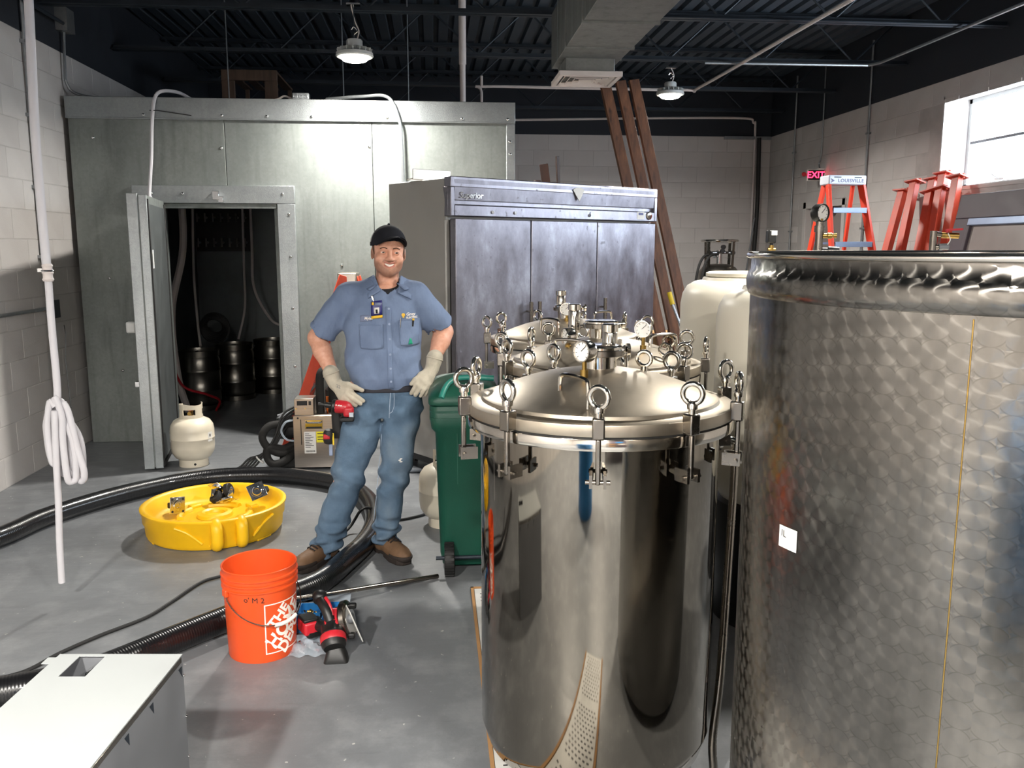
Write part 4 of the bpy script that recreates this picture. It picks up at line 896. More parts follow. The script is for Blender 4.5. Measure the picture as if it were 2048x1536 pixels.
# ================================================================== FLOOR THINGS
# white trench grate beside the tanks
t = thing('drain_grate', 'white perforated drain grate let into the floor beside the tanks', 'drain', (.28, 3.2, 0))
obj('channel_edge', MB().bb(-.125, -.112, -1.7, .68, .0, .008).bb(.112, .125, -1.7, .68, .0, .008).bb(-.125, .125, .67, .68, 0, .008), 'card_brown', t)
HOLE = MB().bb(-.008, .008, -.004, .004, 0, .0015).mesh('slot', 0); HOLE.materials.append(MATS['ink_black'])
for k, (a, b) in enumerate(((-1.7, -.86), (-.85, -.11), (-.10, .665))):
    g = obj('grate_panel', MB().bb(-.11, .11, a, b, .0, .004), 'grate_white', t, bevel=.002)
    n = int((b - a) / .021); m = MB()
    for i in range(n):
        for j in range(7):
            x = -.078 + j * .026 + (.013 if i % 2 else 0)
            if (i // 2) % 7 == 6: continue
            m.bb(x - .007, x + .007, a + .02 + i * .02, a + .026 + i * .02, .0036, .0048)
    obj('slots', m, 'ink_black', g, kind='stuff')
# black ribbed hose looping across the floor
HP = [(-3.0 + .2, 3.6), (-2.62, 4.15), (-2.357, 4.7), (-2.249, 5.061), (-1.977, 5.505), (-1.597, 5.833), (-1.21, 5.889), (-.927, 5.811), (-.638, 5.62), (-.449, 5.31), (-.359, 4.89), (-.372, 4.496), (-.46, 4.165), (-.551, 3.911), (-.693, 3.664), (-.874, 3.427), (-1.058, 3.243), (-1.249, 3.10), (-1.392, 3.02), (-1.537, 2.963), (-1.9, 2.86), (-2.4, 2.8)]
HP = [(x, y - .03 if y > 3.5 else y, .056) for x, y in HP]
for k in (15, 16, 14): HP[k] = (HP[k][0] - (.0 if k == 16 else .0), HP[k][1] + .10 - .02 * abs(k - 15), .056)
solo('ribbed_hose', MB().tube(spline(HP, 8), .055, 20), 'hose_black', 'thick black ribbed hose looping across the floor', 'hose')
CP = [(-.06, 5.05), (-.101, 5.002), (-.217, 4.935), (-.30, 4.97)]
solo('power_cord', MB().tube(spline([(x, y, .008) for x, y in CP], 6), .008, 8), 'black_rubber', 'short black cord on the floor beside the bin', 'cord')
C2 = [(-.30, 4.92, .02), (-.37, 4.86, .10), (-.43, 4.80, .115), (-.50, 4.72, .03), (-.62, 4.443, .01), (-.727, 4.34, .01), (-.9, 4.24, .01), (-1.06, 4.116, .01), (-1.135, 4.04, .01), (-1.208, 3.811, .01), (-1.268, 3.656, .01), (-1.397, 3.497, .01), (-1.496, 3.349, .01), (-1.58, 3.19, .01), (-1.75, 3.15, .01), (-2.1, 3.2, .01)]
solo('extension_cord', MB().tube(spline(C2, 8), .008, 8), 'black_rubber', 'thin black extension cord winding past the bucket to the left', 'cord')

# drum dolly
def dolly():
    c0 = (-1.262, 4.87); t = thing('drum_dolly', 'round yellow plastic drum dolly lying on the floor', 'dolly', (c0[0], c0[1], 0))
    fd = math.atan2(-.28, .125); R0 = .390; n = 120
    def shape(th):
        d = (th - fd + PI) % (2 * PI) - PI; s_ = max(0.0, min(1.0, (0.95 - abs(d)) / .22)); s_ = s_ * s_ * (3 - 2 * s_)
        return R0, .168, 0.0
    m = MB(); rings = []
    prof = [(-.035, 0, 0.0), (-.02, 0, 0.02), (-.014, .5, 0), (-.006, .55, 0), (-.003, .86, 0), (.004, .9, 0), (.006, .97, 0), (-.002, 1.0, 0), (-.016, 1.0, 0), (-.030, .93, 0), (-.045, .75, .0)]
    for dr, fz, az in prof:
        i = len(m.v)
        for k in range(n):
            th = 2 * PI * k / n; r, h, s_ = shape(th); m.v.append(Vector(((r + dr) * math.cos(th), (r + dr) * math.sin(th), fz * h + az + .004)))
        rings.append(i)
    for rr, z in ((.325, .105), (.312, .090), (.26, .086), (.02, .086)):
        i = len(m.v)
        for k in range(n):
            th = 2 * PI * k / n; r, h, s_ = shape(th); q = rr * r / R0 if rr > .1 else rr; m.v.append(Vector((q * math.cos(th), q * math.sin(th), z)))
        rings.append(i)
    for a, b in zip(rings, rings[1:]): m.bridge(a, b, n)
    m.cap(rings[-1], n); m.cap(rings[0], n, True)
    obj('tray', m, 'yellow_plastic', t, smooth=50)
    # grip lugs that run over the lowered front edge
    fx, fy = math.cos(fd), math.sin(fd)
    for s_ in (-.062, .068):
        o = Vector((-fy * s_, fx * s_, 0)); f = Vector((fx, fy, 0)); z = Vector((0, 0, 1))
        pts = [o + f * .30 + z * .10, o + f * .335 + z * .135, o + f * .368 + z * .148, o + f * .396 + z * .13, o + f * .400 + z * .085, o + f * .396 + z * .05, o + f * .375 + z * .032, o + f * .34 + z * .03]
        obj('grip_lug', MB().tube(spline(pts, 5), .032, 14), 'yellow_plastic', t)
    obj('front_sill', MB().tube(spline([Vector((fx * .345 - fy * q, fy * .345 + fx * q, .03)) for q in (-.10, -.03, .03, .10)]), .014, 10), 'yellow_plastic', t)
    for q0, q1, z in ((.72, .36, .15), (-.72, -.36, .15)):
        a, b = fd + q0, fd + q1; ra, rb = .392, .374
        obj('edge_rib', MB().tube(spline([(ra * math.cos(a), ra * math.sin(a), .135), ((ra + rb) / 2 * math.cos((a + b) / 2), (ra + rb) / 2 * math.sin((a + b) / 2), .105), (rb * math.cos(b), rb * math.sin(b), .045)]), .008, 8), 'yellow_plastic', t)
    # moulded floor
    for k in range(4):
        a = fd + PI / 4 + k * PI / 2 + .3; q = MB()
        q.tube(spline([(.19 * math.cos(a + u_), .19 * math.sin(a + u_), .088) for u_ in (-.5, -.2, .2, .5)]), .020, 8); obj('floor_rib', q, 'yellow_plastic', t)
        obj('floor_pad', MB().box((.235 * math.cos(a + .8), .235 * math.sin(a + .8), .092), (.05, .07, .02), rz=a + .8), 'yellow_plastic', t, bevel=.008, seg=3)
    obj('centre_boss', MB().lathe([(.10, .084), (.095, .105), (.07, .112), (.055, .104), (.05, .088), (0, .088)], seg=30), 'yellow_plastic', t)
    for k in range(5):
        a = fd + .62 + k * (2 * PI - 1.0) / 5; obj('foot', MB().box((.335 * math.cos(a), .335 * math.sin(a), .012), (.05, .11, .024), rz=a), 'yellow_plastic', t, bevel=.006)
dolly()
def caster(loc, rot, label):
    t = thing('swivel_caster', label, 'caster', loc, 0, 'loose casters in the dolly'); t.rotation_euler = rot
    pl = MB().box((0, 0, .11), (.095, .095, .005)); p = obj('mount_plate', pl, 'chrome', t, bevel=.002)
    for sx in (-1, 1):
        for sy in (-1, 1): obj('bolt_hole', MB().cyl((sx * .034, sy * .034, .1125), (sx * .034, sy * .034, .1132), .007, seg=10), 'ink_black', p)
    obj('race', MB().lathe([(.0, .1135), (.012, .1135), (.014, .117), (.024, .117), (.028, .1135), (.036, .1135), (.040, .109), (.040, .098), (.03, .09), (0, .09)], seg=28), 'chrome', t)
    for s_ in (-1, 1): obj('fork_leg', MB().prism([(-.028, .095), (.030, .095), (.042, .035), (.032, .025), (.018, .03)], s_ * .022 - .002, s_ * .022 + .002, Matrix(((1, 0, 0, 0), (0, 0, 1, 0), (0, 1, 0, 0), (0, 0, 0, 1)))), 'chrome', t)
    w = obj('wheel', MB().lathe([(0, -.013), (.018, -.013), (.022, -.016), (.036, -.016), (.040, -.012), (.040, .012), (.036, .016), (.022, .016), (.018, .013), (0, .013)], c=(.03, 0, .042), d=(0, 1, 0), seg=28), 'black_rubber', t)
    obj('axle', MB().cyl((.03, -.03, .042), (.03, .03, .042), .007, seg=10), 'chrome', w)
FZ = .088
caster((-1.55, 4.93, FZ + .045), (math.radians(80), math.radians(10), math.radians(50)), 'loose caster at the left edge inside the yellow dolly')
caster((-1.33, 5.03, FZ + .02), (math.radians(-48), math.radians(-20), math.radians(-40)), 'loose caster with tilted plate at the back of the yellow dolly')
caster((-1.25, 5.07, FZ + .135), (math.radians(160), math.radians(20), math.radians(70)), 'loose caster with its wheel up beside the tilted one')
caster((-1.06, 5.06, FZ + .06), (math.radians(62), math.radians(-18), math.radians(20)), 'loose caster with its round plate facing out, right in the dolly')

# propane cylinders
def propane(loc, rz, label):
    t = thing('propane_cylinder', label, 'gas cylinder', loc, rz, 'cream propane cylinders')
    obj('vessel', MB().lathe([(0, .035), (.08, .04), (.125, .065), (.150, .105), (.156, .15), (.156, .205), (.1575, .207), (.1575, .213), (.156, .215), (.156, .265), (.150, .305), (.128, .338), (.09, .358), (.05, .366), (0, .368)], seg=56), 'cream_paint', t, smooth=60)
    f = MB()
    f.lathe([(.098, 0), (.104, 0), (.104, .055), (.098, .055)], seg=40, close=False); obj('foot_ring', f, 'cream_paint', t)
    for k in range(4):
        a = k * PI / 2 + .3; obj('drain_hole', MB().cyl((.1035 * math.cos(a), .1035 * math.sin(a), .025), (.1048 * math.cos(a), .1048 * math.sin(a), .025), .009, seg=10), 'ink_black', t)
    # guard collar with hand holes, open at the back
    R, n = .082, 44; m = MB(); zs = [.345, .385, .425, .462]
    a0, a1 = math.radians(-215), math.radians(35)
    idx = {}
    for k in range(n + 1):
        for j, z in enumerate(zs):
            a = a0 + (a1 - a0) * k / n
            for q, rr in enumerate((R, R - .004)): idx[(k, j, q)] = len(m.v); m.v.append(Vector((rr * math.cos(a), rr * math.sin(a), z + (.006 * math.sin(a * 2) if j == 3 else 0))))
    def hole(k): 
        a = math.degrees(a0 + (a1 - a0) * (k + .5) / n); return -122 < a < -58 or -205 < a < -170 or -10 < a < 25
    for k in range(n):
        for j in range(3):
            if j == 1 and hole(k): continue
            for q in (0, 1):
                f = [idx[(k, j, q)], idx[(k + 1, j, q)], idx[(k + 1, j + 1, q)], idx[(k, j + 1, q)]]; m.f.append(f if q == 0 else f[::-1])
    for k in range(n): m.f.append([idx[(k, 3, 0)], idx[(k + 1, 3, 0)], idx[(k + 1, 3, 1)], idx[(k, 3, 1)]])
    obj('collar', m, 'cream_paint', t)
    v = obj('valve', MB().cyl((0, 0, .36), (0, 0, .41), .016, seg=14).cyl((0, 0, .395), (.0, -.06, .395), .014, seg=14), 'brass', t)
    obj('valve_knob', MB().lathe([(0, .41), (.022, .41), (.024, .42), (.020, .432), (0, .434)], seg=16), 'copper', v)
    def sticker(a, z0, z1, w): return MB().grid(lambda u_, v_: (.1568 * math.cos(a + w * (u_ - .5)), .1568 * math.sin(a + w * (u_ - .5)), z0 + (z1 - z0) * v_), 6, 1)
    obj('warning_label', sticker(-.45, .19, .26, .30), 'paper_white', t); obj('warning_mark', MB().grid(lambda u_, v_: (.1574 * math.cos(-.47 + .07 * (u_ - .5)), .1574 * math.sin(-.47 + .07 * (u_ - .5)), .225 + .02 * v_), 3, 1), 'ink_black', t)
    obj('side_label', sticker(-2.75, .19, .25, .26), 'paper_white', t)
propane((-1.795, 6.42, 0), .05, 'cream propane cylinder at the cooler doorway')
propane((.055, 4.86, 0), 1.1, 'cream propane cylinder half hidden behind the green bin')

# wheeled green bin
t = thing('wheeled_bin', 'dark green wheeled bin with hinged lid beside the steel tanks', 'bin', (.143, 4.26, 0))
def rrect(w, d, z, r=.045, n=5, cx=0, cy=0):
    out = []
    for sx, sy, a0 in ((1, 1, 0), (-1, 1, PI / 2), (-1, -1, PI), (1, -1, 3 * PI / 2)):
        for k in range(n + 1):
            a = a0 + PI / 2 * k / n; out.append(Vector((cx + sx * (w / 2 - r) + r * math.cos(a), cy + sy * (d / 2 - r) + r * math.sin(a), z)))
    return out
def loft(sections, caps=True):
    m = MB(); n = len(sections[0]); idx = []
    for sct in sections: idx.append(len(m.v)); m.v += sct
    for a, b in zip(idx, idx[1:]): m.bridge(a, b, n)
    if caps: m.cap(idx[0], n, True); m.cap(idx[-1], n)
    return m
obj('body', loft([rrect(.245, .36, .07), rrect(.255, .38, .10), rrect(.29, .47, .72), rrect(.325, .52, .745), rrect(.335, .53, .78), rrect(.335, .53, .855), rrect(.325, .52, .86)]), 'green_plastic', t, smooth=50)
for z in (.79, .825): obj('rim_rib', loft([rrect(.341, .536, z), rrect(.341, .536, z + .012)]), 'green_plastic', t, smooth=50)
obj('moulded_rib', MB().bar((-.04, -.183, .12), (-.04, -.236, .72), .005, .006, up=(0, 1, 0)), 'green_plastic', t)
lid = obj('lid', loft([rrect(.345, .545, .862), rrect(.352, .552, .868), rrect(.352, .552, .89), rrect(.33, .52, .915, .06), rrect(.26, .42, .945, .08), rrect(.16, .28, .962, .07), rrect(.05, .12, .966, .02)]), 'green_plastic', t, smooth=55)
obj('lid_handle', MB().tube(spline([(-.115, -.275, .90), (-.10, -.245, .935), (-.075, -.20, .962), (-.03, -.17, .978), (.05, -.165, .980), (.14, -.17, .975)], 6), .014, 10), 'green_light', lid)
obj('axle', MB().cyl((-.15, -.19, .085), (.15, -.19, .085), .010, seg=10), 'steel_black', t)
obj('lower_skirt', loft([rrect(.235, .30, .02, cy=.03), rrect(.24, .33, .09, cy=.015)]), 'green_plastic', t)
for s_ in (-.085, .115):
    w = obj('wheel', MB().lathe([(0, -.02), (.06, -.02), (.078, -.024), (.083, -.016), (.083, .016), (.078, .024), (.06, .02), (0, .02)], c=(s_, -.20, .083), d=(1, 0, 0), seg=32), 'black_rubber', t)
    for k in range(20):
        a = 2 * PI * k / 20; obj('tread_block', MB().box((s_, -.20 + .083 * math.cos(a), .083 + .083 * math.sin(a)), (.044, .012, .006), rot=Matrix.Rotation(a + PI / 2, 3, 'X')), 'grey_enamel' if False else 'black_rubber', w)
    obj('hub', MB().lathe([(0, -.024), (.03, -.024), (.034, -.02), (.034, .02), (.03, .024), (0, .024)], c=(s_, -.20, .083), d=(1, 0, 0), seg=18), 'black_plastic', w)

# glycol chiller
t = thing('beverage_chiller', 'stainless boxed chiller with black insulated hoses behind the man', 'chiller', (-.87, 6.35, 0))
bx0, bx1, by0, by1 = -1.015, -.735, 6.18, 6.62
obj('case', MB().bb(bx0, bx1, by0, by1, .02, .405), 'brushed_sheet', t, world=True, bevel=.004); obj('front_flange', MB().bb(bx0 - .004, bx1 + .004, by0 - .004, by0 + .02, .02, .40), 'brushed_sheet', t, world=True, bevel=.002)
cb = obj('control_box', MB().bb(-1.008, -.872, by0 + .0, by0 + .16, .405, .525), 'brushed_sheet', t, world=True, bevel=.003)
obj('display', MB().bb(-.988, -.915, by0 - .003, by0, .478, .510), 'ink_black', cb, world=True); obj('rocker_switch', MB().bb(-.905, -.888, by0 - .004, by0, .48, .508), 'black_plastic', cb, world=True)
for x in (-.995, -.93): obj('screw', MB().cyl((x, by0 - .003, .455), (x, by0, .455), .005, seg=8), 'chrome', cb, world=True)
h = obj('handle_recess', MB().bb(-.935, -.81, by0 - .008, by0 - .003, .305, .372), 'chrome', t, world=True, bevel=.002); obj('handle_bail', MB().tube(spline([(-.925, by0 - .010, .362), (-.92, by0 - .016, .352), (-.825, by0 - .016, .352), (-.82, by0 - .010, .362)], 4), .005, 8), 'polished_steel', h, world=True); obj('handle_cup', MB().bb(-.928, -.817, by0 - .0085, by0 - .0079, .308, .322), 'ink_black', h, world=True)
l = obj('rating_label', MB().bb(-.945, -.862, by0 - .006, by0 - .0045, .125, .285), 'paper_white', t, world=True)
for k in range(9): obj('print_line', MB().bb(-.938, -.938 + .06 * (.5 + .5 * ((k * 7) % 5) / 4), by0 - .0066, by0 - .006, .268 - k * .0125, .272 - k * .0125), 'ink_black', l, world=True)
for k in range(12): obj('bar_line', MB().bb(-.934 + k * .0055, -.931 + k * .0055, by0 - .0066, by0 - .006, .135, .148), 'ink_black', l, world=True)
l = obj('warning_label', MB().bb(-.858, -.775, by0 - .006, by0 - .0045, .205, .285), 'paper_yellow', t, world=True)
for z in (.27, .245, .228): obj('print_line', MB().bb(-.85, -.79, by0 - .0066, by0 - .006, z - .003, z + .003), 'ink_black', l, world=True)
obj('slot', MB().bb(-.968, -.962, by0 - .0046, by0 - .0036, .19, .375), 'ink_black', t, world=True); obj('hole', MB().cyl((-.985, by0 - .0048, .385), (-.985, by0 - .003, .385), .007, seg=12), 'ink_black', t, world=True)
obj('insulated_pipe', MB().tube(spline([(-.835, 6.27, .40), (-.835, 6.27, .55), (-.83, 6.28, .68), (-.80, 6.30, .715), (-.765, 6.33, .70), (-.75, 6.36, .60)]), .030, 14), 'foam_black', t, world=True)
obj('insulated_pipe', MB().cyl((-.74, 6.35, .40), (-.74, 6.35, .66), .045, seg=14), 'foam_black', t, world=True)
obj('copper_pipe', MB().cyl((-.782, 6.24, .43), (-.780, 6.24, .53), .011, seg=12).tube([(-.782, 6.24, .43), (-.78, 6.26, .40)], .006, 8), 'copper', t, world=True)
obj('pump_motor', MB().cyl((-1.02, 6.36, .27), (-1.17, 6.34, .29), .075, seg=20).cyl((-1.05, 6.36, .27), (-1.10, 6.35, .28), .085, seg=20), 'black_rubber', t, world=True)
obj('compressor', MB().lathe([(0, 0), (.09, 0), (.10, .03), (.10, .14), (.07, .17), (0, .18)], c=(-.72, 6.45, .41), seg=20), 'black_plastic', t, world=True)
obj('pump_head', MB().lathe([(0, 0), (.04, 0), (.05, .02), (.05, .05), (.03, .06), (0, .06)], c=(-1.09, 6.32, .34), d=(-.3, -.2, 1), seg=18).cyl((-1.15, 6.3, .38), (-1.04, 6.32, .40), .012, seg=10), 'grey_enamel', t, world=True)
for pts in ([(-1.02, 6.3, .15), (-1.12, 6.22, .12), (-1.21, 6.2, .17), (-1.245, 6.2, .25), (-1.20, 6.22, .32), (-1.11, 6.26, .33), (-1.03, 6.30, .32)], [(-1.01, 6.3, .13), (-1.09, 6.20, .07), (-1.17, 6.18, .05), (-1.215, 6.19, .10), (-1.20, 6.2, .17), (-1.10, 6.24, .15), (-1.02, 6.28, .19)]):
    obj('insulated_hose', MB().tube(spline(pts, 6), .028, 14), 'foam_black', t, world=True)
obj('clear_tube', MB().tube(spline([(-1.02, 6.19, .37), (-1.07, 6.16, .36), (-1.10, 6.15, .30), (-1.07, 6.15, .24), (-1.02, 6.17, .22)], 6), .008, 8), 'clear_bag', t, world=True)
for k in range(5):
    e = -.02 * k; obj('cable', MB().tube(spline([(-1.0, 6.28 + .01 * k, .46 - .02 * k), (-1.10, 6.24, .40 - .03 * k), (-1.16 + e * .5, 6.2, .24 - .03 * k), (-1.25 + e, 6.18, .10), (-1.33 + e, 6.15, .02 + .004 * k), (-1.45 + e, 6.12, .012)], 6), .008, 8), 'black_rubber', t, world=True)
obj('cable_tie', MB().torus((-1.265, 6.18, .085), (1, .2, 1), .032, .006, 16, 6), 'paper_white', t, world=True)
obj('motor_base', MB().bb(-1.14, -1.02, 6.25, 6.45, .0, .10), 'black_plastic', t, world=True, bevel=.01)
# small red step ladder behind the man
sl = step_ladder((-.66, 6.94, 0), math.radians(-90), 'small red step ladder standing behind the man', 1.40, .26, .46, .95, 4, 'red_paint', 'aluminium', 'brushed_sheet', (.28, .15))
for s_ in (-.08, 0, .08): obj('cap_bolt', MB().cyl((s_, -.086, 1.365), (s_, -.08, 1.365), .008, seg=8), 'chrome', sl)
# flat grey tray on the floor by the fridge
solo('floor_tray', loft([rrect(.42, .34, .0, .03), rrect(.44, .36, .012, .03), rrect(.44, .36, .03, .03), rrect(.40, .32, .034, .03)]), 'aluminium', 'flat grey tray on the floor at the fridge foot', 'tray').location = (-.16, 6.2, 0)

# orange bucket
BC = (-.705, 3.335); t = thing('orange_bucket', 'open orange plastic bucket with printed square logo', 'bucket', (BC[0], BC[1], 0))
BH = .368
def br(z): return .1313 + (.1400 - .1313) * z / .285
obj('pail', MB().lathe([(0, .004), (.124, .004), (.129, .0), (.1315, .006), (br(.285), .285), (br(.29) + .007, .288), (br(.29) + .007, .293), (br(.30), .296), (br(.31), .309), (br(.31) + .007, .311), (br(.31) + .007, .317), (br(.32), .319), (br(.33), .332), (br(.33) + .007, .334), (br(.33) + .007, .340), (br(.34) + .001, .343), (br(.36) + .002, .362), (br(.36) + .004, .366), (br(.36) + .001, .369), (br(.36) - .003, .366), (br(.33) - .003, .33), (.127, .012), (0, .010)], seg=72), 'orange_plastic', t, smooth=50)
def onb(a0, R=.0008):
    def f(q):
        z = q.y; a = a0 + q.x / .136; rr = br(z) + R + q.z; return Vector((rr * math.cos(a), rr * math.sin(a), z))
    return f
A0 = math.radians(-74)
f = onb(A0)
def patch(u0, u1, v0, v1, n=10, dz=0.0): return MB().grid(lambda a, b: f(Vector((u0 + (u1 - u0) * a, v0 + (v1 - v0) * b, dz))), n, n)
SQ = .205; z0 = .035
for nm, (u0, u1, v0, v1) in {'a': (0, .0045, z0, z0 + SQ), 'b': (SQ - .0045, SQ, z0, z0 + SQ), 'c': (0, SQ, z0, z0 + .0045), 'd': (0, SQ, z0 + SQ - .0045, z0 + SQ)}.items(): obj('logo_frame', patch(u0, u1, v0, v1), 'white_print', t)
c45 = math.cos(math.radians(47)); s45 = math.sin(math.radians(47))
def logo_line(txt, size, cu, cv, sx):
    me = text_mesh(txt, size, bold=size * .035, extrude=.0002)
    for v in me.vertices:
        x, y = v.co.x * sx, v.co.y; v.co = f(Vector((cu + x * c45 - y * s45, z0 + cv + x * s45 + y * c45, v.co.z)))
    obj('logo_lettering', me, 'white_print', t)
logo_line('THE', .055, .058, .148, 1.05); logo_line('HOME', .078, .088, .105, .92); logo_line('DEPOT', .072, .130, .072, .86)
f2 = onb(math.radians(-74)); me = text_mesh("o' M 2", .03, extrude=.0002)
for v in me.vertices: v.co = f2(Vector((v.co.x - .035, v.co.y + .262 - v.co.x * .1, v.co.z)))
obj('marker_scrawl', me, 'ink_black', t)
for a in (-142, 38): 
    q = math.radians(a); obj('handle_ear', MB().box(((br(.27) + .006) * math.cos(q), (br(.27) + .006) * math.sin(q), .278), (.014, .032, .03), rz=q), 'orange_plastic', t, bevel=.004)
pa, pb = math.radians(-142), math.radians(38); pts = []
for k in range(21):
    u_ = k / 20; a = pa + (pb - pa) * u_; rr = br(.2) + .012 + .012 * math.sin(PI * u_); pts.append((rr * math.cos(a), rr * math.sin(a), .278 - .118 * math.sin(PI * u_) ** .8))
bl = obj('bail_wire', MB().tube(pts, .0022, 8), 'satin_steel', t)
obj('bail_grip', MB().tube(pts[9:14], .008, 12), 'white_print', bl)

# steel rod, organiser with blue trays, circular saw
solo('steel_rod', MB().cyl((-.63, 3.62, .085), (.0, 4.02, .0115), .0115, seg=14), 'satin_steel', 'thin steel rod resting on the parts organiser', 'rod')
t = thing('parts_organiser', 'open clear parts organiser with blue trays of small hardware', 'organiser', (-.495, 3.50, 0))
obj('base_tray', MB().bb(-.12, .10, -.13, .20, 0, .004).bb(-.12, -.116, -.13, .20, .004, .035).bb(.096, .10, -.13, .20, .004, .035).bb(-.12, .10, -.13, -.126, .004, .035).bb(-.12, .10, .196, .20, .004, .035), 'clear_bag', t)
for k, (x, y, w, d) in enumerate(((-.06, .13, .10, .11), (.045, .13, .09, .11), (-.06, .01, .10, .10), (.045, .02, .09, .09))):
    tr = obj('blue_tray', MB().bb(x - w / 2, x + w / 2, y - d / 2, y + d / 2, .004, .008).bb(x - w / 2, x - w / 2 + .003, y - d / 2, y + d / 2, .008, .04).bb(x + w / 2 - .003, x + w / 2, y - d / 2, y + d / 2, .008, .04).bb(x - w / 2, x + w / 2, y - d / 2, y - d / 2 + .003, .008, .04).bb(x - w / 2, x + w / 2, y + d / 2 - .003, y + d / 2, .008, .04), 'blue_plastic', t)
    for i in range(7): obj('fitting', MB().cyl((x + random.uniform(-.035, .035), y + random.uniform(-.035, .035), .012), (x + random.uniform(-.035, .035), y + random.uniform(-.035, .035), .022), .006, seg=8), 'brass' if i % 2 else 'chrome', tr)
obj('lid', MB().box((.035, .25, .03), (.13, .10, .004), rot=Matrix.Rotation(.25, 3, 'X')), 'clear_bag', t)
bagm = MB().grid(lambda u_, v_: (-.10 + .17 * u_ + .01 * math.sin(9 * v_), -.27 + .15 * v_, .012 + .03 * math.sin(PI * u_) * math.sin(PI * v_) + .006 * math.sin(17 * u_ + 11 * v_)), 14, 12)
obj('hardware_bag', bagm, 'clear_bag', t)
for i in range(10): obj('fitting', MB().cyl((random.uniform(-.07, .04), random.uniform(-.24, -.15), .006), (random.uniform(-.07, .04), random.uniform(-.24, -.15), .018), .007, seg=8), 'chrome', t)

t = thing('circular_saw', 'red and black cordless circular saw standing on the floor', 'saw', (-.43, 3.31, 0), 0)
def W(v): return Vector(v)
obj('motor_housing', MB().lathe([(0, 0), (.040, 0), (.047, .012), (.048, .06), (.043, .066), (.043, .10), (.03, .11), (0, .11)], c=W((.025, -.115, .055)), d=(-.12, .55, .42), seg=28), 'black_plastic', t)
obj('housing_band', MB().lathe([(.049, .025), (.051, .03), (.051, .05), (.049, .055)], c=W((.025, -.115, .055)), d=(-.12, .55, .42), seg=28, close=False), 'red_plastic', t)
obj('motor_foot', loft([rrect(.095, .06, .0, .015, cx=.03, cy=-.105), rrect(.085, .07, .02, .02, cx=.03, cy=-.10), rrect(.06, .05, .06, .02, cx=.025, cy=-.08)]), 'black_plastic', t)
obj('gear_case', MB().box((.01, -.02, .125), (.06, .09, .075), rot=Matrix.Rotation(.5, 3, 'X')), 'red_plastic', t, bevel=.014, seg=3)
obj('main_handle', MB().tube(spline([(.005, -.05, .14), (-.01, -.03, .175), (-.03, .0, .195), (-.045, .03, .20), (-.055, .06, .185)], 6), .021, 14), 'black_plastic', t)
obj('handle_end', MB().sph((-.045, .035, .212), .030, 16, 10, (1, 1, .8)), 'black_plastic', t)
obj('handle_trim', MB().tube(spline([(.014, -.045, .16), (.0, -.02, .198), (-.018, .005, .216)], 6), .007, 8), 'red_plastic', t)
obj('trigger', MB().box((-.012, .0, .165), (.014, .03, .016)), 'red_plastic', t, bevel=.004)
b = obj('battery', MB().box((-.09, .045, .085), (.075, .09, .055), rz=.5), 'red_plastic', t, bevel=.010, seg=3); obj('battery_cover', MB().box((-.095, .042, .117), (.06, .075, .014), rz=.5), 'black_plastic', b, bevel=.004); obj('battery_shoe', MB().box((-.07, .05, .06), (.09, .08, .03), rz=.5), 'black_plastic', b, bevel=.006)
obj('rear_arm', MB().tube(spline([(-.07, .05, .10), (-.045, .02, .09), (-.01, -.01, .10)], 5), .024, 12), 'black_plastic', t)
g = obj('blade_guard', MB().lathe([(0, -.014), (.068, -.014), (.074, -.008), (.074, .010), (.066, .016), (0, .016)], c=(.062, .0, .125), d=(1, -.15, .25), seg=32), 'satin_steel', t)
obj('guard_hub', MB().lathe([(0, 0), (.022, 0), (.020, .012), (0, .014)], c=(.078, -.002, .129), d=(1, -.15, .25), seg=18), 'grey_enamel', g)
obj('blade', MB().lathe([(0, -.001), (.060, -.001), (.060, .001), (0, .001)], c=(.080, -.004, .120), d=(1, -.15, .25), seg=40), 'chrome', t)
R3 = Matrix.Rotation(.32, 3, 'Z') @ Matrix.Rotation(-.35, 3, 'Y')
obj('shoe_plate', MB().box((.088, .0, .115), (.005, .11, .15), rot=R3), 'grate_white', t, bevel=.002)
for y, z in ((-.045, .075), (.035, .165)): obj('clamp_knob', MB().box((.085, y, z), (.03, .025, .022)), 'black_plastic', t, bevel=.006)

# white sheet-metal cabinet in the foreground
ba = math.atan2(-.030, .331)
t = thing('metal_cabinet', 'open sheet-metal cabinet with white top and grey sides in the foreground', 'cabinet', (-.699, 2.281, 0), ba - .0)
# local x: leftwards is negative; y: towards the camera is negative
Lb, Wb, Hb = .54, .335, .50
def cb_(name, x0, x1, y0, y1, z0, z1, m, bevel=.0015): return obj(name, MB().bb(x0, x1, y0, y1, z0, z1), m, t, bevel=bevel)
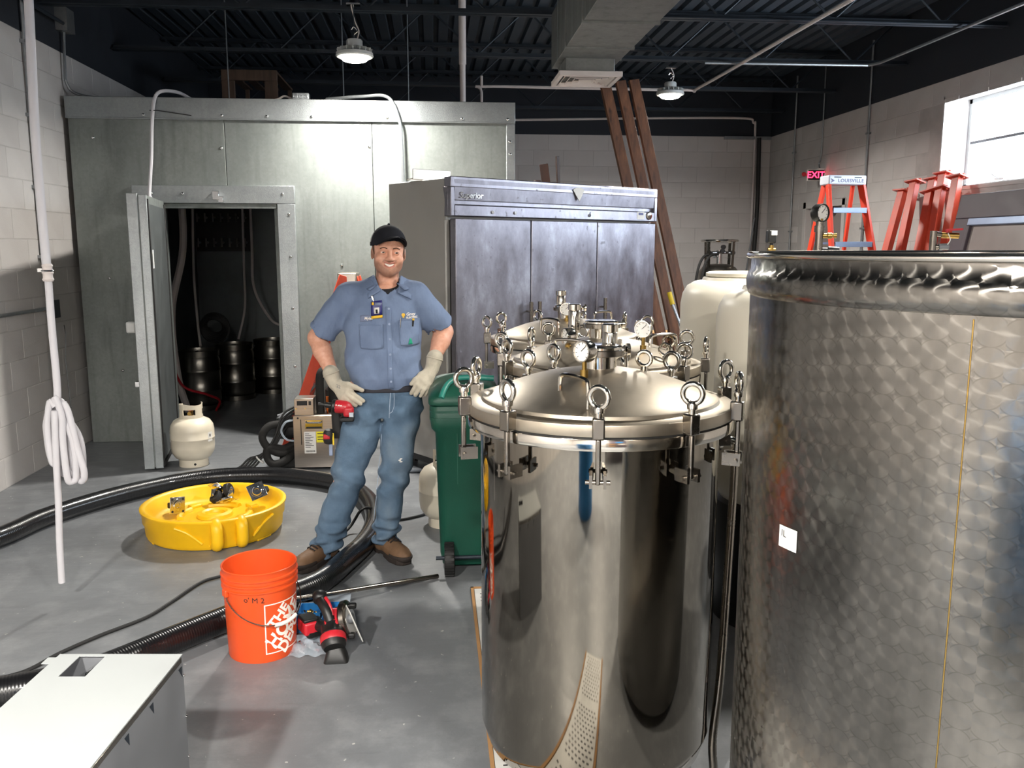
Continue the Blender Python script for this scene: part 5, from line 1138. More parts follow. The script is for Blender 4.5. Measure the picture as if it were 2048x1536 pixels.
# top sheet with a rectangular cut-out, sheared like the real one is not: four strips round the hole
hx0, hx1, hy0, hy1 = -.275, -.205, -.125, -.012
TM = MB(); TM.bb(-Wb, hx0, -Lb, 0, Hb - .002, Hb); TM.bb(hx1, 0, -Lb, 0, Hb - .002, Hb); TM.bb(hx0, hx1, -Lb, hy0, Hb - .002, Hb); TM.bb(hx0, hx1, hy1, 0, Hb - .002, Hb); TM.bb(-Wb - .022, -Wb, -.055, -.02, Hb - .002, Hb)
obj('top_sheet', TM, 'cabinet_white', t, smooth=0)
cb_('side_panel', -.003, 0, -Lb, 0, 0, Hb - .002, 'grey_enamel'); cb_('side_panel', -Wb, -Wb + .003, -Lb, 0, 0, Hb - .002, 'grey_enamel'); cb_('back_panel', -Wb, 0, -.003, 0, 0, Hb - .002, 'grey_enamel')
cb_('inner_shelf', -Wb + .02, -.02, -Lb + .05, -.01, .12, .125, 'grey_enamel'); cb_('side_flange', -.002, .001, -Lb, -.01, Hb - .02, Hb - .004, 'satin_steel')
for y in (-.012, -.20, -.34): obj('corner_clip', MB().prism([(0, 0), (.022, 0), (.0, -.03)], 0, .004, face_m((.001, y, Hb - .03), (0, -1, 0), (0, 0, 1))), 'steel_black', t)
for z in (.08, .2, .32, .44): obj('rivet', MB().sph((.002, -.006, z), .004, 8, 6), 'chrome', t)
gr = cb_('vent_grille', -Wb + .02, -.02, -Lb + .001, -Lb + .004, .30, Hb - .01, 'steel_black')
for k in range(5): cb_('louvre', hx0 + .03 + k * .012, hx0 + .036 + k * .012, -.05, -.012, .36, Hb - .03, 'chrome')
cb_('inner_box', -.30, -.10, -.30, -.06, .13, .33, 'dark_panel')

# clear hose hanging from the roof, coiled and tied
t = thing('hanging_hose', 'milky clear hose hanging from the roof with a tied coil', 'hose', (-1.65, 3.86, .10))
hyy = 3.86
obj('upper_hose', MB().tube(spline([(-1.60, hyy, 3.55), (-1.612, hyy, 3.0), (-1.623, hyy, 2.59), (-1.640, hyy, 2.10), (-1.642, hyy, 1.8), (-1.640, hyy, 1.50)], 6), .0185, 14), 'milky_tube', t, world=True)
cpl = obj('coupling', MB().lathe([(.020, 0), (.024, .008), (.020, .016), (.020, .03), (.024, .036), (.020, .044), (.020, .06), (.023, .066), (.018, .075)], c=(-1.638, hyy, 1.455), seg=18), 'pvc_white', t, world=True)
obj('hose_clamp', MB().torus((-1.638, hyy, 1.50), (0, 0, 1), .022, .004, 20, 6).bb(-1.675, -1.655, hyy - .01, hyy + .01, 1.495, 1.51), 'chrome', cpl, world=True)
obj('lower_hose', MB().tube(spline([(-1.638, hyy, 1.46), (-1.640, hyy, 1.25), (-1.638, hyy, 1.05), (-1.642, hyy, .95), (-1.650, hyy - .02, .92)], 6), .0155, 14), 'milky_tube', t, world=True)
loops = [(-1.675, -.02, .655, .935), (-1.695, .015, .67, .925), (-1.66, .03, .60, .94), (-1.615, -.02, .575, .95), (-1.60, .02, .59, .93)]
for x, dy, zb, zt in loops:
    pts = [(-1.645, hyy + dy, zt - .02), (-1.655 + (x + 1.65) * .4, hyy + dy, zt), (x - .006, hyy + dy, zt - .08), (x - .010, hyy + dy, (zt + zb) / 2), (x - .004, hyy + dy + .0, zb + .02), (x + .012, hyy + dy + .015, zb), (x + .026, hyy + dy + .02, zb + .03), (x + .022, hyy + dy + .02, (zt + zb) / 2), (-1.64, hyy + dy + .02, zt - .05)]
    obj('coil_turn', MB().tube(spline(pts, 6), .0145, 12), 'milky_tube', t, world=True)
obj('coil_turn', MB().tube(spline([(-1.62, hyy, .93), (-1.60, hyy, .88), (-1.575, hyy, .72), (-1.555, hyy, .62), (-1.565, hyy + .01, .575), (-1.59, hyy + .015, .58), (-1.64, hyy + .02, .66), (-1.65, hyy + .02, .80)], 6), .0145, 12), 'milky_tube', t, world=True)
obj('tail', MB().tube(spline([(-1.645, hyy - .03, .90), (-1.655, hyy - .03, .7), (-1.665, hyy - .02, .5), (-1.68, hyy - .01, .3), (-1.69, hyy, .105)], 6), .0145, 12), 'milky_tube', t, world=True)
obj('tie_cord', MB().tube([(-1.60, hyy + .03, .90), (-1.9, 4.6, 1.02), (-2.3, 5.6, 1.06), (-2.86, 6.95, 1.0)], .003, 5), 'black_rubber', t, world=True)

# ---- added behind the camera so the steel has something to reflect
t = thing('added_drum', 'blue plastic drum added near the camera for the near tank to reflect', 'drum', (-.55, -.15, 0))
obj('shell', MB().lathe([(0, .0), (.27, .0), (.285, .02), (.285, .28), (.292, .30), (.285, .32), (.285, .58), (.292, .60), (.285, .62), (.285, .86), (.27, .885), (0, .89)], seg=40), 'blue_plastic', t)
for sx in (-.16, .16): obj('bung', MB().cyl((sx, 0, .885), (sx, 0, .905), .04, seg=16), 'black_plastic', t)
t = thing('added_shelving', 'black shelving added behind the camera for the near tank to reflect', 'shelf', (.75, -1.9, 0))
for sx in (-.6, .6):
    for sy in (-.2, .2): obj('post', MB().bb(sx - .02, sx + .02, sy - .02, sy + .02, 0, 1.9), 'black_plastic', t)
for z in (.15, .75, 1.35, 1.88): obj('shelf_board', MB().bb(-.62, .62, -.22, .22, z, z + .03), 'black_plastic', t)
for z, x, c in ((.18, -.3, 'card_brown'), (.78, .25, 'white_plastic'), (.78, -.3, 'card_brown'), (1.38, .1, 'blue_plastic')): obj('stored_box', MB().bb(x - .2, x + .2, -.17, .17, z, z + .34), c, t, bevel=.008)

# ================================================================== THE MAN
# soft-union distance fields turned into one continuous surface each (body, shirt, jeans, boots, gloves)
def smin(a, b, k):
    h = np.clip(.5 + .5 * (b - a) / k, 0, 1); return b * (1 - h) + a * h - k * h * (1 - h)
def smax(a, b, k): return -smin(-a, -b, k)
def caps(P, a, b, r0, r1, sy=1.0):
    a = np.array(a, float); b = np.array(b, float); d = b - a
    h = np.clip(((P - a) @ d) / (d @ d), 0, 1); q = P - a - h[:, None] * d; q[:, 1] *= sy
    return np.sqrt((q * q).sum(1)) - (r0 + (r1 - r0) * h)
def ell(P, c, r):
    q = (P - np.array(c, float)) / np.array(r, float); k = np.sqrt((q * q).sum(1)); return (k - 1) * min(r)
def loftd(P, rows):
    """rows: (z, cx, cy, rx, ry): stacked ovals"""
    R = np.array(sorted(rows)); z = np.clip(P[:, 2], R[0, 0], R[-1, 0])
    cx, cy, rx, ry = (np.interp(z, R[:, 0], R[:, k]) for k in (1, 2, 3, 4))
    u = np.abs((P[:, 0] - cx) / rx); v = np.abs((P[:, 1] - cy) / ry); k = (u ** 2.3 + v ** 2.3) ** (1 / 2.3)
    return np.maximum((k - 1) * np.minimum(rx, ry), np.maximum(R[0, 0] - P[:, 2], P[:, 2] - R[-1, 0]))
def surfnet(fn, xs, ys, zs):
    nx, ny, nz = len(xs), len(ys), len(zs); G = np.stack(np.meshgrid(xs, ys, zs, indexing='ij'), -1).reshape(-1, 3)
    D = np.empty(len(G))
    for i in range(0, len(G), 400000): D[i:i + 400000] = fn(G[i:i + 400000].copy())
    D = D.reshape(nx, ny, nz); S = D < 0
    acc = np.zeros((nx - 1, ny - 1, nz - 1, 3)); cnt = np.zeros((nx - 1, ny - 1, nz - 1)); ax = [xs, ys, zs]
    for a in range(3):
        sl0 = [slice(None)] * 3; sl1 = [slice(None)] * 3; sl0[a] = slice(0, -1); sl1[a] = slice(1, None)
        d0, d1 = D[tuple(sl0)], D[tuple(sl1)]; cr = (d0 < 0) != (d1 < 0); tt = np.where(cr, d0 / np.where(cr, d0 - d1, 1), 0)
        idx = np.argwhere(cr); t = tt[cr]; p = np.stack([ax[k][idx[:, k]] for k in range(3)], 1); A = np.asarray(ax[a]); p[:, a] = A[idx[:, a]] + t * (A[idx[:, a] + 1] - A[idx[:, a]])
        o1, o2 = [k for k in range(3) if k != a]
        for e1 in (0, 1):
            for e2 in (0, 1):
                q = idx.copy(); q[:, o1] -= e1; q[:, o2] -= e2
                ok = (q >= 0).all(1) & (q[:, 0] < nx - 1) & (q[:, 1] < ny - 1) & (q[:, 2] < nz - 1)
                np.add.at(acc, tuple(q[ok].T), p[ok]); np.add.at(cnt, tuple(q[ok].T), 1)
    act = cnt > 0; ids = -np.ones(cnt.shape, int); ids[act] = np.arange(act.sum()); V = acc[act] / cnt[act][:, None]; F = []
    for a in range(3):
        sl0 = [slice(None)] * 3; sl1 = [slice(None)] * 3; sl0[a] = slice(0, -1); sl1[a] = slice(1, None)
        cr = S[tuple(sl0)] != S[tuple(sl1)]; idx = np.argwhere(cr); o1, o2 = [k for k in range(3) if k != a]
        ok = (idx[:, o1] > 0) & (idx[:, o2] > 0); idx = idx[ok]
        lim = [nx - 1, ny - 1, nz - 1]; ok = (idx[:, o1] < lim[o1]) & (idx[:, o2] < lim[o2]); idx = idx[ok]
        def g(e1, e2): q = idx.copy(); q[:, o1] -= e1; q[:, o2] -= e2; return ids[tuple(q.T)]
        F.append(np.stack([g(0, 0), g(1, 0), g(1, 1), g(0, 1)], 1))
    F = np.concatenate(F); F = F[(F >= 0).all(1)]
    return V, F
def netobj(name, fn, xs, ys, zs, m, parent, smooth_it=1, world=True):
    V, F = surfnet(fn, np.asarray(xs), np.asarray(ys), np.asarray(zs))
    me = bpy.data.meshes.new(name); me.from_pydata(V.tolist(), [], F.tolist())
    bm = bmesh.new(); bm.from_mesh(me)
    for _ in range(smooth_it): bmesh.ops.smooth_vert(bm, verts=bm.verts, factor=.5, use_axis_x=True, use_axis_y=True, use_axis_z=True)
    bmesh.ops.recalc_face_normals(bm, faces=bm.faces); bm.to_mesh(me); bm.free(); me.shade_smooth()
    return obj(name, me, m, parent, world=world)
def seg_(a, b, h): n = max(2, int(round((b - a) / h))); return list(np.linspace(a, b, n + 1))
def cat_(*s): 
    out = []
    for q in s: out += [v for v in q if not out or v > out[-1] + 1e-6]
    return np.array(out)

man = thing('person', 'man in blue work shirt, jeans, dark cap and work gloves, hands on hips', 'person', (-.38, 4.36, 0))
# ---- head (local frame: x to the viewer's right, y away from the viewer, z up, origin between the ears)
HC = np.array([-.222, 4.395, 1.572]); HY = math.radians(7); hc, hs_ = math.cos(HY), math.sin(HY); TL = math.radians(3)
def hl(P):
    q = P - HC; x, y, z = q[:, 0], q[:, 1], q[:, 2]
    x, z = x * math.cos(TL) - z * math.sin(TL) * 1.0, z * math.cos(TL) + x * math.sin(TL)
    return np.stack([x * hc + y * hs_, -x * hs_ + y * hc, z], 1)
def hw(p):      # head-local -> world
    x, y, z = p; X = x * hc - y * hs_; Y = x * hs_ + y * hc
    x2 = X * math.cos(TL) + z * math.sin(TL); z2 = z * math.cos(TL) - X * math.sin(TL)
    return Vector((HC[0] + x2, HC[1] + Y, HC[2] + z2))
def head_sdf(P):
    L = hl(P); M = L.copy(); M[:, 0] = np.abs(M[:, 0])
    d = ell(L, (0, .018, .030), (.077, .096, .098))
    d = smin(d, ell(L, (0, -.022, -.045), (.064, .066, .066)), .03)
    d = smin(d, ell(L, (0, -.062, -.092), (.027, .026, .022)), .035)
    d = smin(d, ell(M, (.041, -.062, -.030), (.027, .024, .021)), .022)
    d = smin(d, ell(L, (0, -.076, .026), (.052, .014, .010)), .02)
    d = smin(d, ell(M, (.050, -.004, -.060), (.013, .034, .020)), .03)
    d = smax(d, -ell(M, (.0325, -.0985, .0035), (.0175, .016, .0105)), .010)
    d = smin(d, caps(L, (0, -.082, .012), (0, -.1075, -.028), .0075, .0125), .013)
    d = smin(d, ell(M, (.0125, -.0955, -.0325), (.0100, .011, .0085)), .008)
    # lids over the eyeballs, leaving a narrow slit
    lid = np.maximum(ell(M, (.0325, -.0775, .0025), (.0165, .0158, .0150)), -ell(M, (.0325, -.0940, .0012), (.0130, .016, .0036)))
    d = smin(d, lid, .003)
    d = smin(d, caps(M, (0, -.0955, -.0525), (.027, -.083, -.0445), .0055, .003), .006)
    d = smin(d, caps(M, (0, -.0925, -.0735), (.023, -.083, -.0635), .0060, .003), .008)
    mo = caps(M, (0, -.0945, -.0625), (.031, -.083, -.0520), .0078, .0026)
    d = smax(d, -mo, .003)
    d = smax(d, -caps(M, (.020, -.112, -.034), (.040, -.098, -.052), .0035, .0035), .010)   # smile folds
    d = smin(d, ell(M, (.079, .016, -.006), (.009, .020, .032)), .006)
    d = smin(d, caps(L, (0, .034, -.07), (0, .048, -.25), .054, .066), .022)
    return d
SHL, ELL_, WRL = (-.425, 4.415, 1.350), (-.600, 4.470, 1.140), (-.508, 4.365, .942)
SHR, ELR, WRR = (-.095, 4.415, 1.355), (.052, 4.470, 1.165), (-.008, 4.375, 1.022)
def body_sdf(P):
    d = np.full(len(P), 9.0); u = P[:, 2] > 1.30; 
    if u.any(): d[u] = head_sdf(P[u])
    t = loftd(P, [(.80, -.27, 4.40, .165, .11), (1.0, -.258, 4.40, .16, .10), (1.25, -.258, 4.405, .165, .11), (1.36, -.258, 4.41, .15, .085), (1.41, -.245, 4.42, .08, .06)])
    d = smin(d, t, .03)
    for s_, e, w in ((SHL, ELL_, WRL), (SHR, ELR, WRR)):
        d = smin(d, caps(P, s_, e, .052, .046), .03); mid = tuple(np.array(e) * .68 + np.array(w) * .32)
        d = smin(d, caps(P, e, mid, .043, .046), .02); d = smin(d, caps(P, mid, w, .046, .030), .02)
    for hp, kn, an in (((-.36, 4.40, .85), (-.455, 4.37, .47), (-.575, 4.345, .10)), ((-.17, 4.40, .85), (-.205, 4.385, .47), (-.268, 4.40, .10))):
        d = smin(d, caps(P, hp, kn, .085, .055), .03); d = smin(d, caps(P, kn, an, .055, .040), .02)
    return d
fx = cat_(seg_(-.70, -.335, .0095), seg_(-.335, -.115, .0028), seg_(-.115, .14, .0095)); fy = cat_(seg_(4.265, 4.36, .0028), seg_(4.36, 4.54, .0080)); fz = cat_(seg_(.06, 1.38, .011), seg_(1.38, 1.445, .005), seg_(1.445, 1.62, .0026), seg_(1.62, 1.70, .006))
body = netobj('body', body_sdf, fx, fy, fz, None, man, 1)
# skin with a stubbly beard and pink lips where they grow
s = NT('skin_face'); at = s.add('ShaderNodeVertexColor'); at.layer_name = 'tone'; n = s.noise(s.coord('Object'), 60, 4)
sep = s.add('ShaderNodeSeparateColor'); s.link(at.outputs[0], sep.inputs[0])
base = s.ramp(n, [(0.3, hexc('#cd9379')), (0.7, hexc('#dba68d'))]); beard = s.mix(s.math('MULTIPLY', sep.outputs[0], s.math('MULTIPLY_ADD', s.noise(s.coord('Object'), 400, 2), .8, .35), clamp=True), base, hexc('#5b3a28'))
s.link(s.mix(sep.outputs[1], beard, hexc('#a85f52')), s.b.inputs['Base Color']); s.b.inputs['Roughness'].default_value = .48; s.b.inputs['Subsurface Weight'].default_value = .0
body.data.materials.clear(); body.data.materials.append(MATS['skin_face'])
Vw = np.array([v.co[:] for v in body.data.vertices]) + np.array(man.location[:]); L = hl(Vw); al = body.data.color_attributes.new('tone', 'FLOAT_COLOR', 'POINT')
ax_ = np.abs(L[:, 0])
bd = np.clip((-.040 - L[:, 2] - .75 * np.maximum(0, .052 - ax_)) / .014, 0, 1) * np.clip((.030 - L[:, 1]) / .02, 0, 1) * np.clip((L[:, 2] + .128) / .012, 0, 1) * np.clip((-.0 - L[:, 1] + (ax_ > .045) * .05 + .0) / .02, 0, 1)
side = np.clip((ax_ - .058) / .006, 0, 1) * np.clip((.012 - np.abs(L[:, 1] + .003)) / .008, 0, 1) * (L[:, 2] > -.06) * (L[:, 2] < .06)
must = np.clip((.008 - np.abs(L[:, 2] + .0440 - .12 * ax_)) / .004, 0, 1) * (ax_ < .034) * (L[:, 1] < -.07) * .6
lips = np.clip((.0075 - np.abs(np.abs(L[:, 2] + .0615 - .3 * ax_) - .0085)) / .003, 0, 1) * (ax_ < .027) * (L[:, 1] < -.075) * .7
bd = np.clip(np.maximum(np.maximum(bd * .65, side), must) - lips, 0, 1)
buf = np.zeros((len(Vw), 4), np.float32); buf[:, 0] = bd; buf[:, 1] = lips; buf[:, 3] = 1; al.data.foreach_set('color', buf.ravel())
# eyes, teeth, brows
for s_ in (-1, 1):
    e = MB().sph((0, 0, 0), .0124, 18, 12); c = hw((s_ * .0325, -.0775, .0015)); e.v = [v + c for v in e.v]; eo = obj('eyeball', e, 'eye_white', body, world=True)
    i_ = MB().lathe([(0, .0131), (.0056, .0121), (.0056, .0109)], c=c, d=(hw((s_ * .0325 + .05, -1.0, -.06)) - hw((s_ * .0325, 0, 0))), seg=16, close=False); obj('iris', i_, 'eye_iris', eo, world=True)
    br_ = MB().tube(spline([hw((s_ * .014, -.0905, .0200)), hw((s_ * .031, -.0895, .0245)), hw((s_ * .048, -.078, .0195))]), .0026, 6, rr=None); obj('eyebrow', br_, 'hair', body, world=True)
tm = MB().grid(lambda u_, v_: hw((-.024 + .048 * u_, -.0890 + .030 * (u_ - .5) ** 2, -.0672 + .0110 * v_ + .034 * (u_ - .5) ** 2)), 12, 2); obj('teeth', tm, 'teeth', body, world=True)
# hair under the cap, cap with brim
def hair_sdf(P):
    L = hl(P); d = ell(L, (0, .020, .028), (.082, .101, .098)); cut = np.minimum(L[:, 1] + .012 + np.clip(L[:, 2] - .03, 0, .05) * 1.6, 9)
    d = smax(d, -(L[:, 1] + .015 + np.clip(L[:, 2] - .035, 0, .06) * 1.9), .006); d = smax(d, -(L[:, 2] + .045 + .0 * L[:, 1]), .004); return smax(d, L[:, 2] - .075, .004)
netobj('hair', hair_sdf, seg_(-.33, -.11, .0045), seg_(4.28, 4.53, .0045), seg_(1.50, 1.67, .0045), 'hair', man, 1)
CYw = math.radians(14)
def cl(P):
    L = hl(P); x, y = L[:, 0].copy(), L[:, 1].copy() - .01; L[:, 0] = x * math.cos(CYw) + y * math.sin(CYw); L[:, 1] = -x * math.sin(CYw) + y * math.cos(CYw) + .01; return L
def cw(p):
    x, y, z = p; y -= .01; return hw((x * math.cos(CYw) - y * math.sin(CYw), x * math.sin(CYw) + y * math.cos(CYw) + .01, z))
def cap_sdf(P):
    L = cl(P); d = ell(L, (0, .018, .040), (.0885, .108, .098)); i = ell(L, (0, .018, .036), (.083, .102, .093))
    d = smax(d, -i, .003); low = .052 - .020 * (L[:, 0] / .08) ** 2 + .12 * np.clip(-L[:, 1] - .0, -.12, .10) * 0.5
    return smax(d, low - L[:, 2], .004)
cap_o = netobj('cap', cap_sdf, seg_(-.335, -.105, .0042), seg_(4.27, 4.53, .0042), seg_(1.585, 1.725, .0042), 'cap_navy', man, 1)
def brim(u_, v_, dz=0):
    a = (u_ - .5) * 2; th = a * 1.15; r0 = .100; ex = .060 * (1 - abs(a) ** 2.2)
    x = (.086) * math.sin(th) * 1.0; y = .018 - .106 * math.cos(th) - ex * v_ ; z = .078 - .046 * (x / .085) ** 2 - .004 * v_ + dz - .004 * abs(a) ** 3
    return cw((x, y, z))
bm_ = MB(); bm_.grid(lambda a, b: brim(a, b), 22, 6); bm_.grid(lambda a, b: brim(a, b, .004), 22, 6); obj('cap_brim', bm_, 'cap_navy', cap_o, world=True)
me_ = MB().grid(lambda a, b: cw((-.0892 * math.cos(.02 + .9 * a) * math.cos(.1 + .55 * b), .018 + .1085 * math.sin(.02 + .9 * a) * math.cos(.1 + .55 * b), .040 + .098 * math.sin(.1 + .55 * b))), 8, 6); obj('cap_mesh_panel', me_, 'cap_mesh', cap_o, world=True)
obj('cap_button', MB().sph(cw((0, .018, .139)), .007, 10, 6), 'cap_navy', cap_o, world=True)
# ---- shirt
def wr(P, amp, *terms): return amp * sum(np.sin(P @ np.array(k, float) + ph) for k, ph in terms) / len(terms)
TOR = [(.875, -.250, 4.405, .176, .118), (.905, -.250, 4.400, .180, .126), (.95, -.254, 4.395, .193, .138), (1.02, -.257, 4.395, .193, .135), (1.12, -.258, 4.400, .190, .130), (1.22, -.259, 4.402, .192, .132), (1.30, -.262, 4.405, .190, .125), (1.36, -.263, 4.410, .170, .105), (1.40, -.255, 4.418, .125, .082), (1.43, -.238, 4.425, .085, .068)]
HL, HR = (-.572, 4.462, 1.172), (.034, 4.462, 1.190)
def shirt_sdf(P):
    d = loftd(P, TOR)
    d = smin(d, caps(P, (-.300, 4.425, 1.402), (-.425, 4.418, 1.350), .045, .070), .035); d = smin(d, caps(P, (-.180, 4.425, 1.406), (-.098, 4.418, 1.355), .045, .070), .035)
    for s_, h in ((SHL, HL), (SHR, HR)):
        a, b = np.array(s_), np.array(h); ex = b + (b - a) * .25; sl = caps(P, a, ex, .072, .084); n = (b - a) / np.linalg.norm(b - a)
        sl = np.maximum(sl, (P - b) @ n); inn = np.maximum(caps(P, a, ex, .056, .068), -((P - b) @ n) - .03); sl = np.maximum(sl, -inn)
        d = smin(d, sl, .028)
    d = d + (wr(P, .0075, ((26, 8, 30), .4), ((-38, 6, 20), 1.9), ((18, 20, -40), 4.0)) + wr(P, .003, ((70, 10, 40), 1.4), ((-60, 30, 66), .2))) * np.clip((1.38 - P[:, 2]) / .1, .2, 1) + wr(P, .007, ((46, 0, 14), 1), ((-30, 0, 40), 2.2)) * np.clip((1.08 - P[:, 2]) / .12, 0, 1)
    neck = caps(P, (-.232, 4.40, 1.36), (-.226, 4.385, 1.50), .062, .072); vee = caps(P, (-.226, 4.29, 1.335), (-.226, 4.31, 1.43), .010, .050)
    return smax(smax(d, -neck, .006), -vee, .006)
shirt = netobj('work_shirt', shirt_sdf, seg_(-.70, .15, .0070), seg_(4.24, 4.57, .0070), seg_(.865, 1.47, .0065), 'shirt_cloth', man, 1)
from mathutils.bvhtree import BVHTree
def bvh_of(o):
    me = o.data; off = Vector(mw(o).translation); return BVHTree.FromPolygons([v.co + off for v in me.vertices], [p.vertices[:] for p in me.polygons])
SB = bvh_of(shirt)
def drape(x, z, off=.002, tree=None):
    h = (tree or SB).ray_cast(Vector((x, 4.0, z)), Vector((0, 1, 0))); y = h[0].y if h[0] is not None else 4.29
    return Vector((x, y - off, z))
def cloth_patch(name, poly_fn, nu, nv, off, m, parent, th=.002):
    q = MB(); q.grid(lambda u_, v_: drape(*poly_fn(u_, v_), off=off), nu, nv); o = obj(name, q, m, parent, world=True)
    md = o.modifiers.new('thick', 'SOLIDIFY'); md.thickness = th; md.offset = 0; return o
def rect(x0, x1, z0, z1, sl=0.0): return lambda u_, v_: (x0 + (x1 - x0) * u_, z0 + (z1 - z0) * v_ + sl * (u_ - .5))
cloth_patch('front_placket', lambda u_, v_: (-.224 + .026 * (u_ - .5) + .012 * (1.31 - (.90 + .41 * v_)) * 1.0, .90 + .41 * v_), 4, 30, .0035, 'shirt_cloth', shirt, .002)
for z in (1.300, 1.225, 1.150, 1.075, 1.005, .94):
    c = drape(-.221 + .012 * (1.31 - z), z, .006); obj('button', MB().cyl(c, c + Vector((0, -.003, 0)), .0055, seg=12), 'blue_aluminium', shirt, world=True)
def pocket(x0, x1, z0, z1):
    def fn(u_, v_):
        z = z0 + (z1 - z0) * v_; k = max(0, .12 - v_) * .35; return (x0 + (x1 - x0) * (u_ * (1 - 2 * k) + k), z - .004 * math.sin(PI * u_) * (1 - v_))
    p = cloth_patch('chest_pocket', fn, 12, 12, .007, 'shirt_cloth', shirt, .004)
    for (a, b, c, d_) in ((x0, x1, z1 - .004, z1 + .0), (x0 + .004, x0 + .006, z0 + .01, z1), (x1 - .006, x1 - .004, z0 + .01, z1)): cloth_patch('pocket_hem', rect(a, b, c, d_), 8, 6, .0105, 'shirt_cloth', p, .002)
    return p
pocket(-.368, -.252, 1.105, 1.225); pr = pocket(-.172, -.072, 1.118, 1.245)
# collar leaves and dark undershirt
neck_o = netobj('undershirt', lambda P: np.maximum(smin(caps(P, (-.230, 4.405, 1.30), (-.228, 4.395, 1.412), .074, .061), ell(P, (-.228, 4.375, 1.335), (.055, .06, .06)), .02), P[:, 2] - 1.40 - .6 * (P[:, 1] - 4.36)), seg_(-.32, -.14, .006), seg_(4.27, 4.49, .006), seg_(1.26, 1.43, .006), 'tee_black', man, 1)
for s_ in (-1, 1):
    cx_ = -.228
    def leaf(u_, v_):
        # u: from the front point round to the nape, v: from neckline down
        a = -PI / 2 + s_ * (.75 + 2.35 * u_); r = .066 + .010 * v_ + .020 * v_ * (1 - u_); z = 1.432 + .025 * u_ - (.030 + .012 * u_) * v_ - .012 * (1 - u_)
        x = cx_ + r * math.cos(a) * (1.05 + .25 * v_ * (1 - u_)); y = 4.405 + r * math.sin(a) * 1.05 - .02 * (1 - u_) * v_
        return (x, y, z)
    o = obj('collar', MB().grid(leaf, 14, 5), 'shirt_cloth', shirt, world=True); md = o.modifiers.new('thick', 'SOLIDIFY'); md.thickness = .004; md.offset = 0
CQ = {-1: ((-.296, 1.462), (-.262, 1.386), (-.322, 1.350), (-.338, 1.440)), 1: ((-.164, 1.458), (-.178, 1.376), (-.112, 1.342), (-.112, 1.428))}
for s_, (A_, B_, C_, D_) in CQ.items():
    def leaf2(u_, v_):
        a = [A_[k] * (1 - u_) + D_[k] * u_ for k in (0, 1)]; b = [B_[k] * (1 - u_) + C_[k] * u_ for k in (0, 1)]; x, z = a[0] * (1 - v_) + b[0] * v_, a[1] * (1 - v_) + b[1] * v_
        yb = min(drape(x, z, .009).y, 4.345 + .07 * u_); return (x, (4.385 + .035 * u_) * (1 - v_) ** 1.3 + yb * (1 - (1 - v_) ** 1.3) - .012 * math.sin(PI * v_) * (1 - .5 * u_), z)
    o = obj('collar_leaf', MB().grid(leaf2, 8, 10), 'shirt_cloth', shirt, world=True); md = o.modifiers.new('thick', 'SOLIDIFY'); md.thickness = .005; md.offset = 0
# embroidery, name patch, badge, pens
def shirt_text(txt, size, x, z, m, name='embroidery', shear=0):
    me = text_mesh(txt, size, extrude=.0003, align='LEFT', shear=shear, bold=.0004)
    for v in me.vertices: d_ = drape(x + v.co.x, z + v.co.y, .0075); v.co = Vector((d_.x, d_.y - v.co.z, d_.z))
    return obj(name, me, m, shirt, world=True)
shirt_text('Grey', .021, -.137, 1.270, 'white_print', shear=.1); shirt_text('ELECTRIC', .0125, -.137, 1.254, 'white_print')
q = MB(); c = drape(-.151, 1.268, .005); q.lathe([(0, 0), (.009, 0), (.009, .001), (0, .001)], c=c, d=(0, -1, 0), seg=14); q.box(c + Vector((0, -.0005, -.010)), (.008, .001, .008)); obj('bulb_emblem', q, 'badge_yellow', shirt, world=True)
cloth_patch('name_patch', rect(-.362, -.305, 1.238, 1.268, .004), 6, 4, .0035, 'patch_blue', shirt); shirt_text('Myles', .018, -.342, 1.253, 'white_print', shear=.15)
cloth_patch('green_tag', lambda u_, v_: (-.118 + (.5 - abs(u_ - .5)) * 0 + .022 * (u_ - .5) * (1 - .7 * v_), 1.122 + .03 * v_), 4, 4, .011, 'leaf_green', pr)
bd_ = cloth_patch('badge_card', rect(-.308, -.254, 1.268, 1.338, .006), 4, 4, .010, 'badge_blue', shirt); cloth_patch('badge_stripe', rect(-.307, -.252, 1.254, 1.267, .006), 4, 2, .0105, 'badge_yellow', bd_)
cloth_patch('badge_photo', rect(-.292, -.268, 1.276, 1.306, .002), 3, 3, .012, 'paper_white', bd_); cloth_patch('photo_figure', rect(-.285, -.275, 1.278, 1.297), 2, 2, .0135, 'ink_black', bd_)
cloth_patch('badge_bulb', rect(-.304, -.294, 1.318, 1.332), 2, 2, .012, 'badge_yellow', bd_); cloth_patch('badge_print', rect(-.290, -.260, 1.316, 1.330), 2, 2, .012, 'patch_blue', bd_)
c = drape(-.300, 1.352, .012); obj('badge_clip', MB().box(c, (.010, .006, .026), rot=Matrix.Rotation(-.3, 3, 'Y')).box(c + Vector((.004, -.002, -.016)), (.006, .004, .016)), 'chrome', shirt, world=True, bevel=.002)
c = drape(-.163, 1.235, .012); obj('pen', MB().cyl(c + Vector((0, 0, .02)), c + Vector((-.003, 0, -.028)), .003, seg=8), 'chrome', pr, world=True)
c = drape(-.105, 1.235, .012); obj('marker_pen', MB().cyl(c + Vector((.002, 0, .005)), c + Vector((-.002, 0, -.025)), .005, seg=10), 'ink_black', pr, world=True); obj('marker_cap', MB().cyl(c + Vector((.002, 0, .005)), c + Vector((.003, 0, .014)), .006, seg=10), 'badge_yellow', pr, world=True)
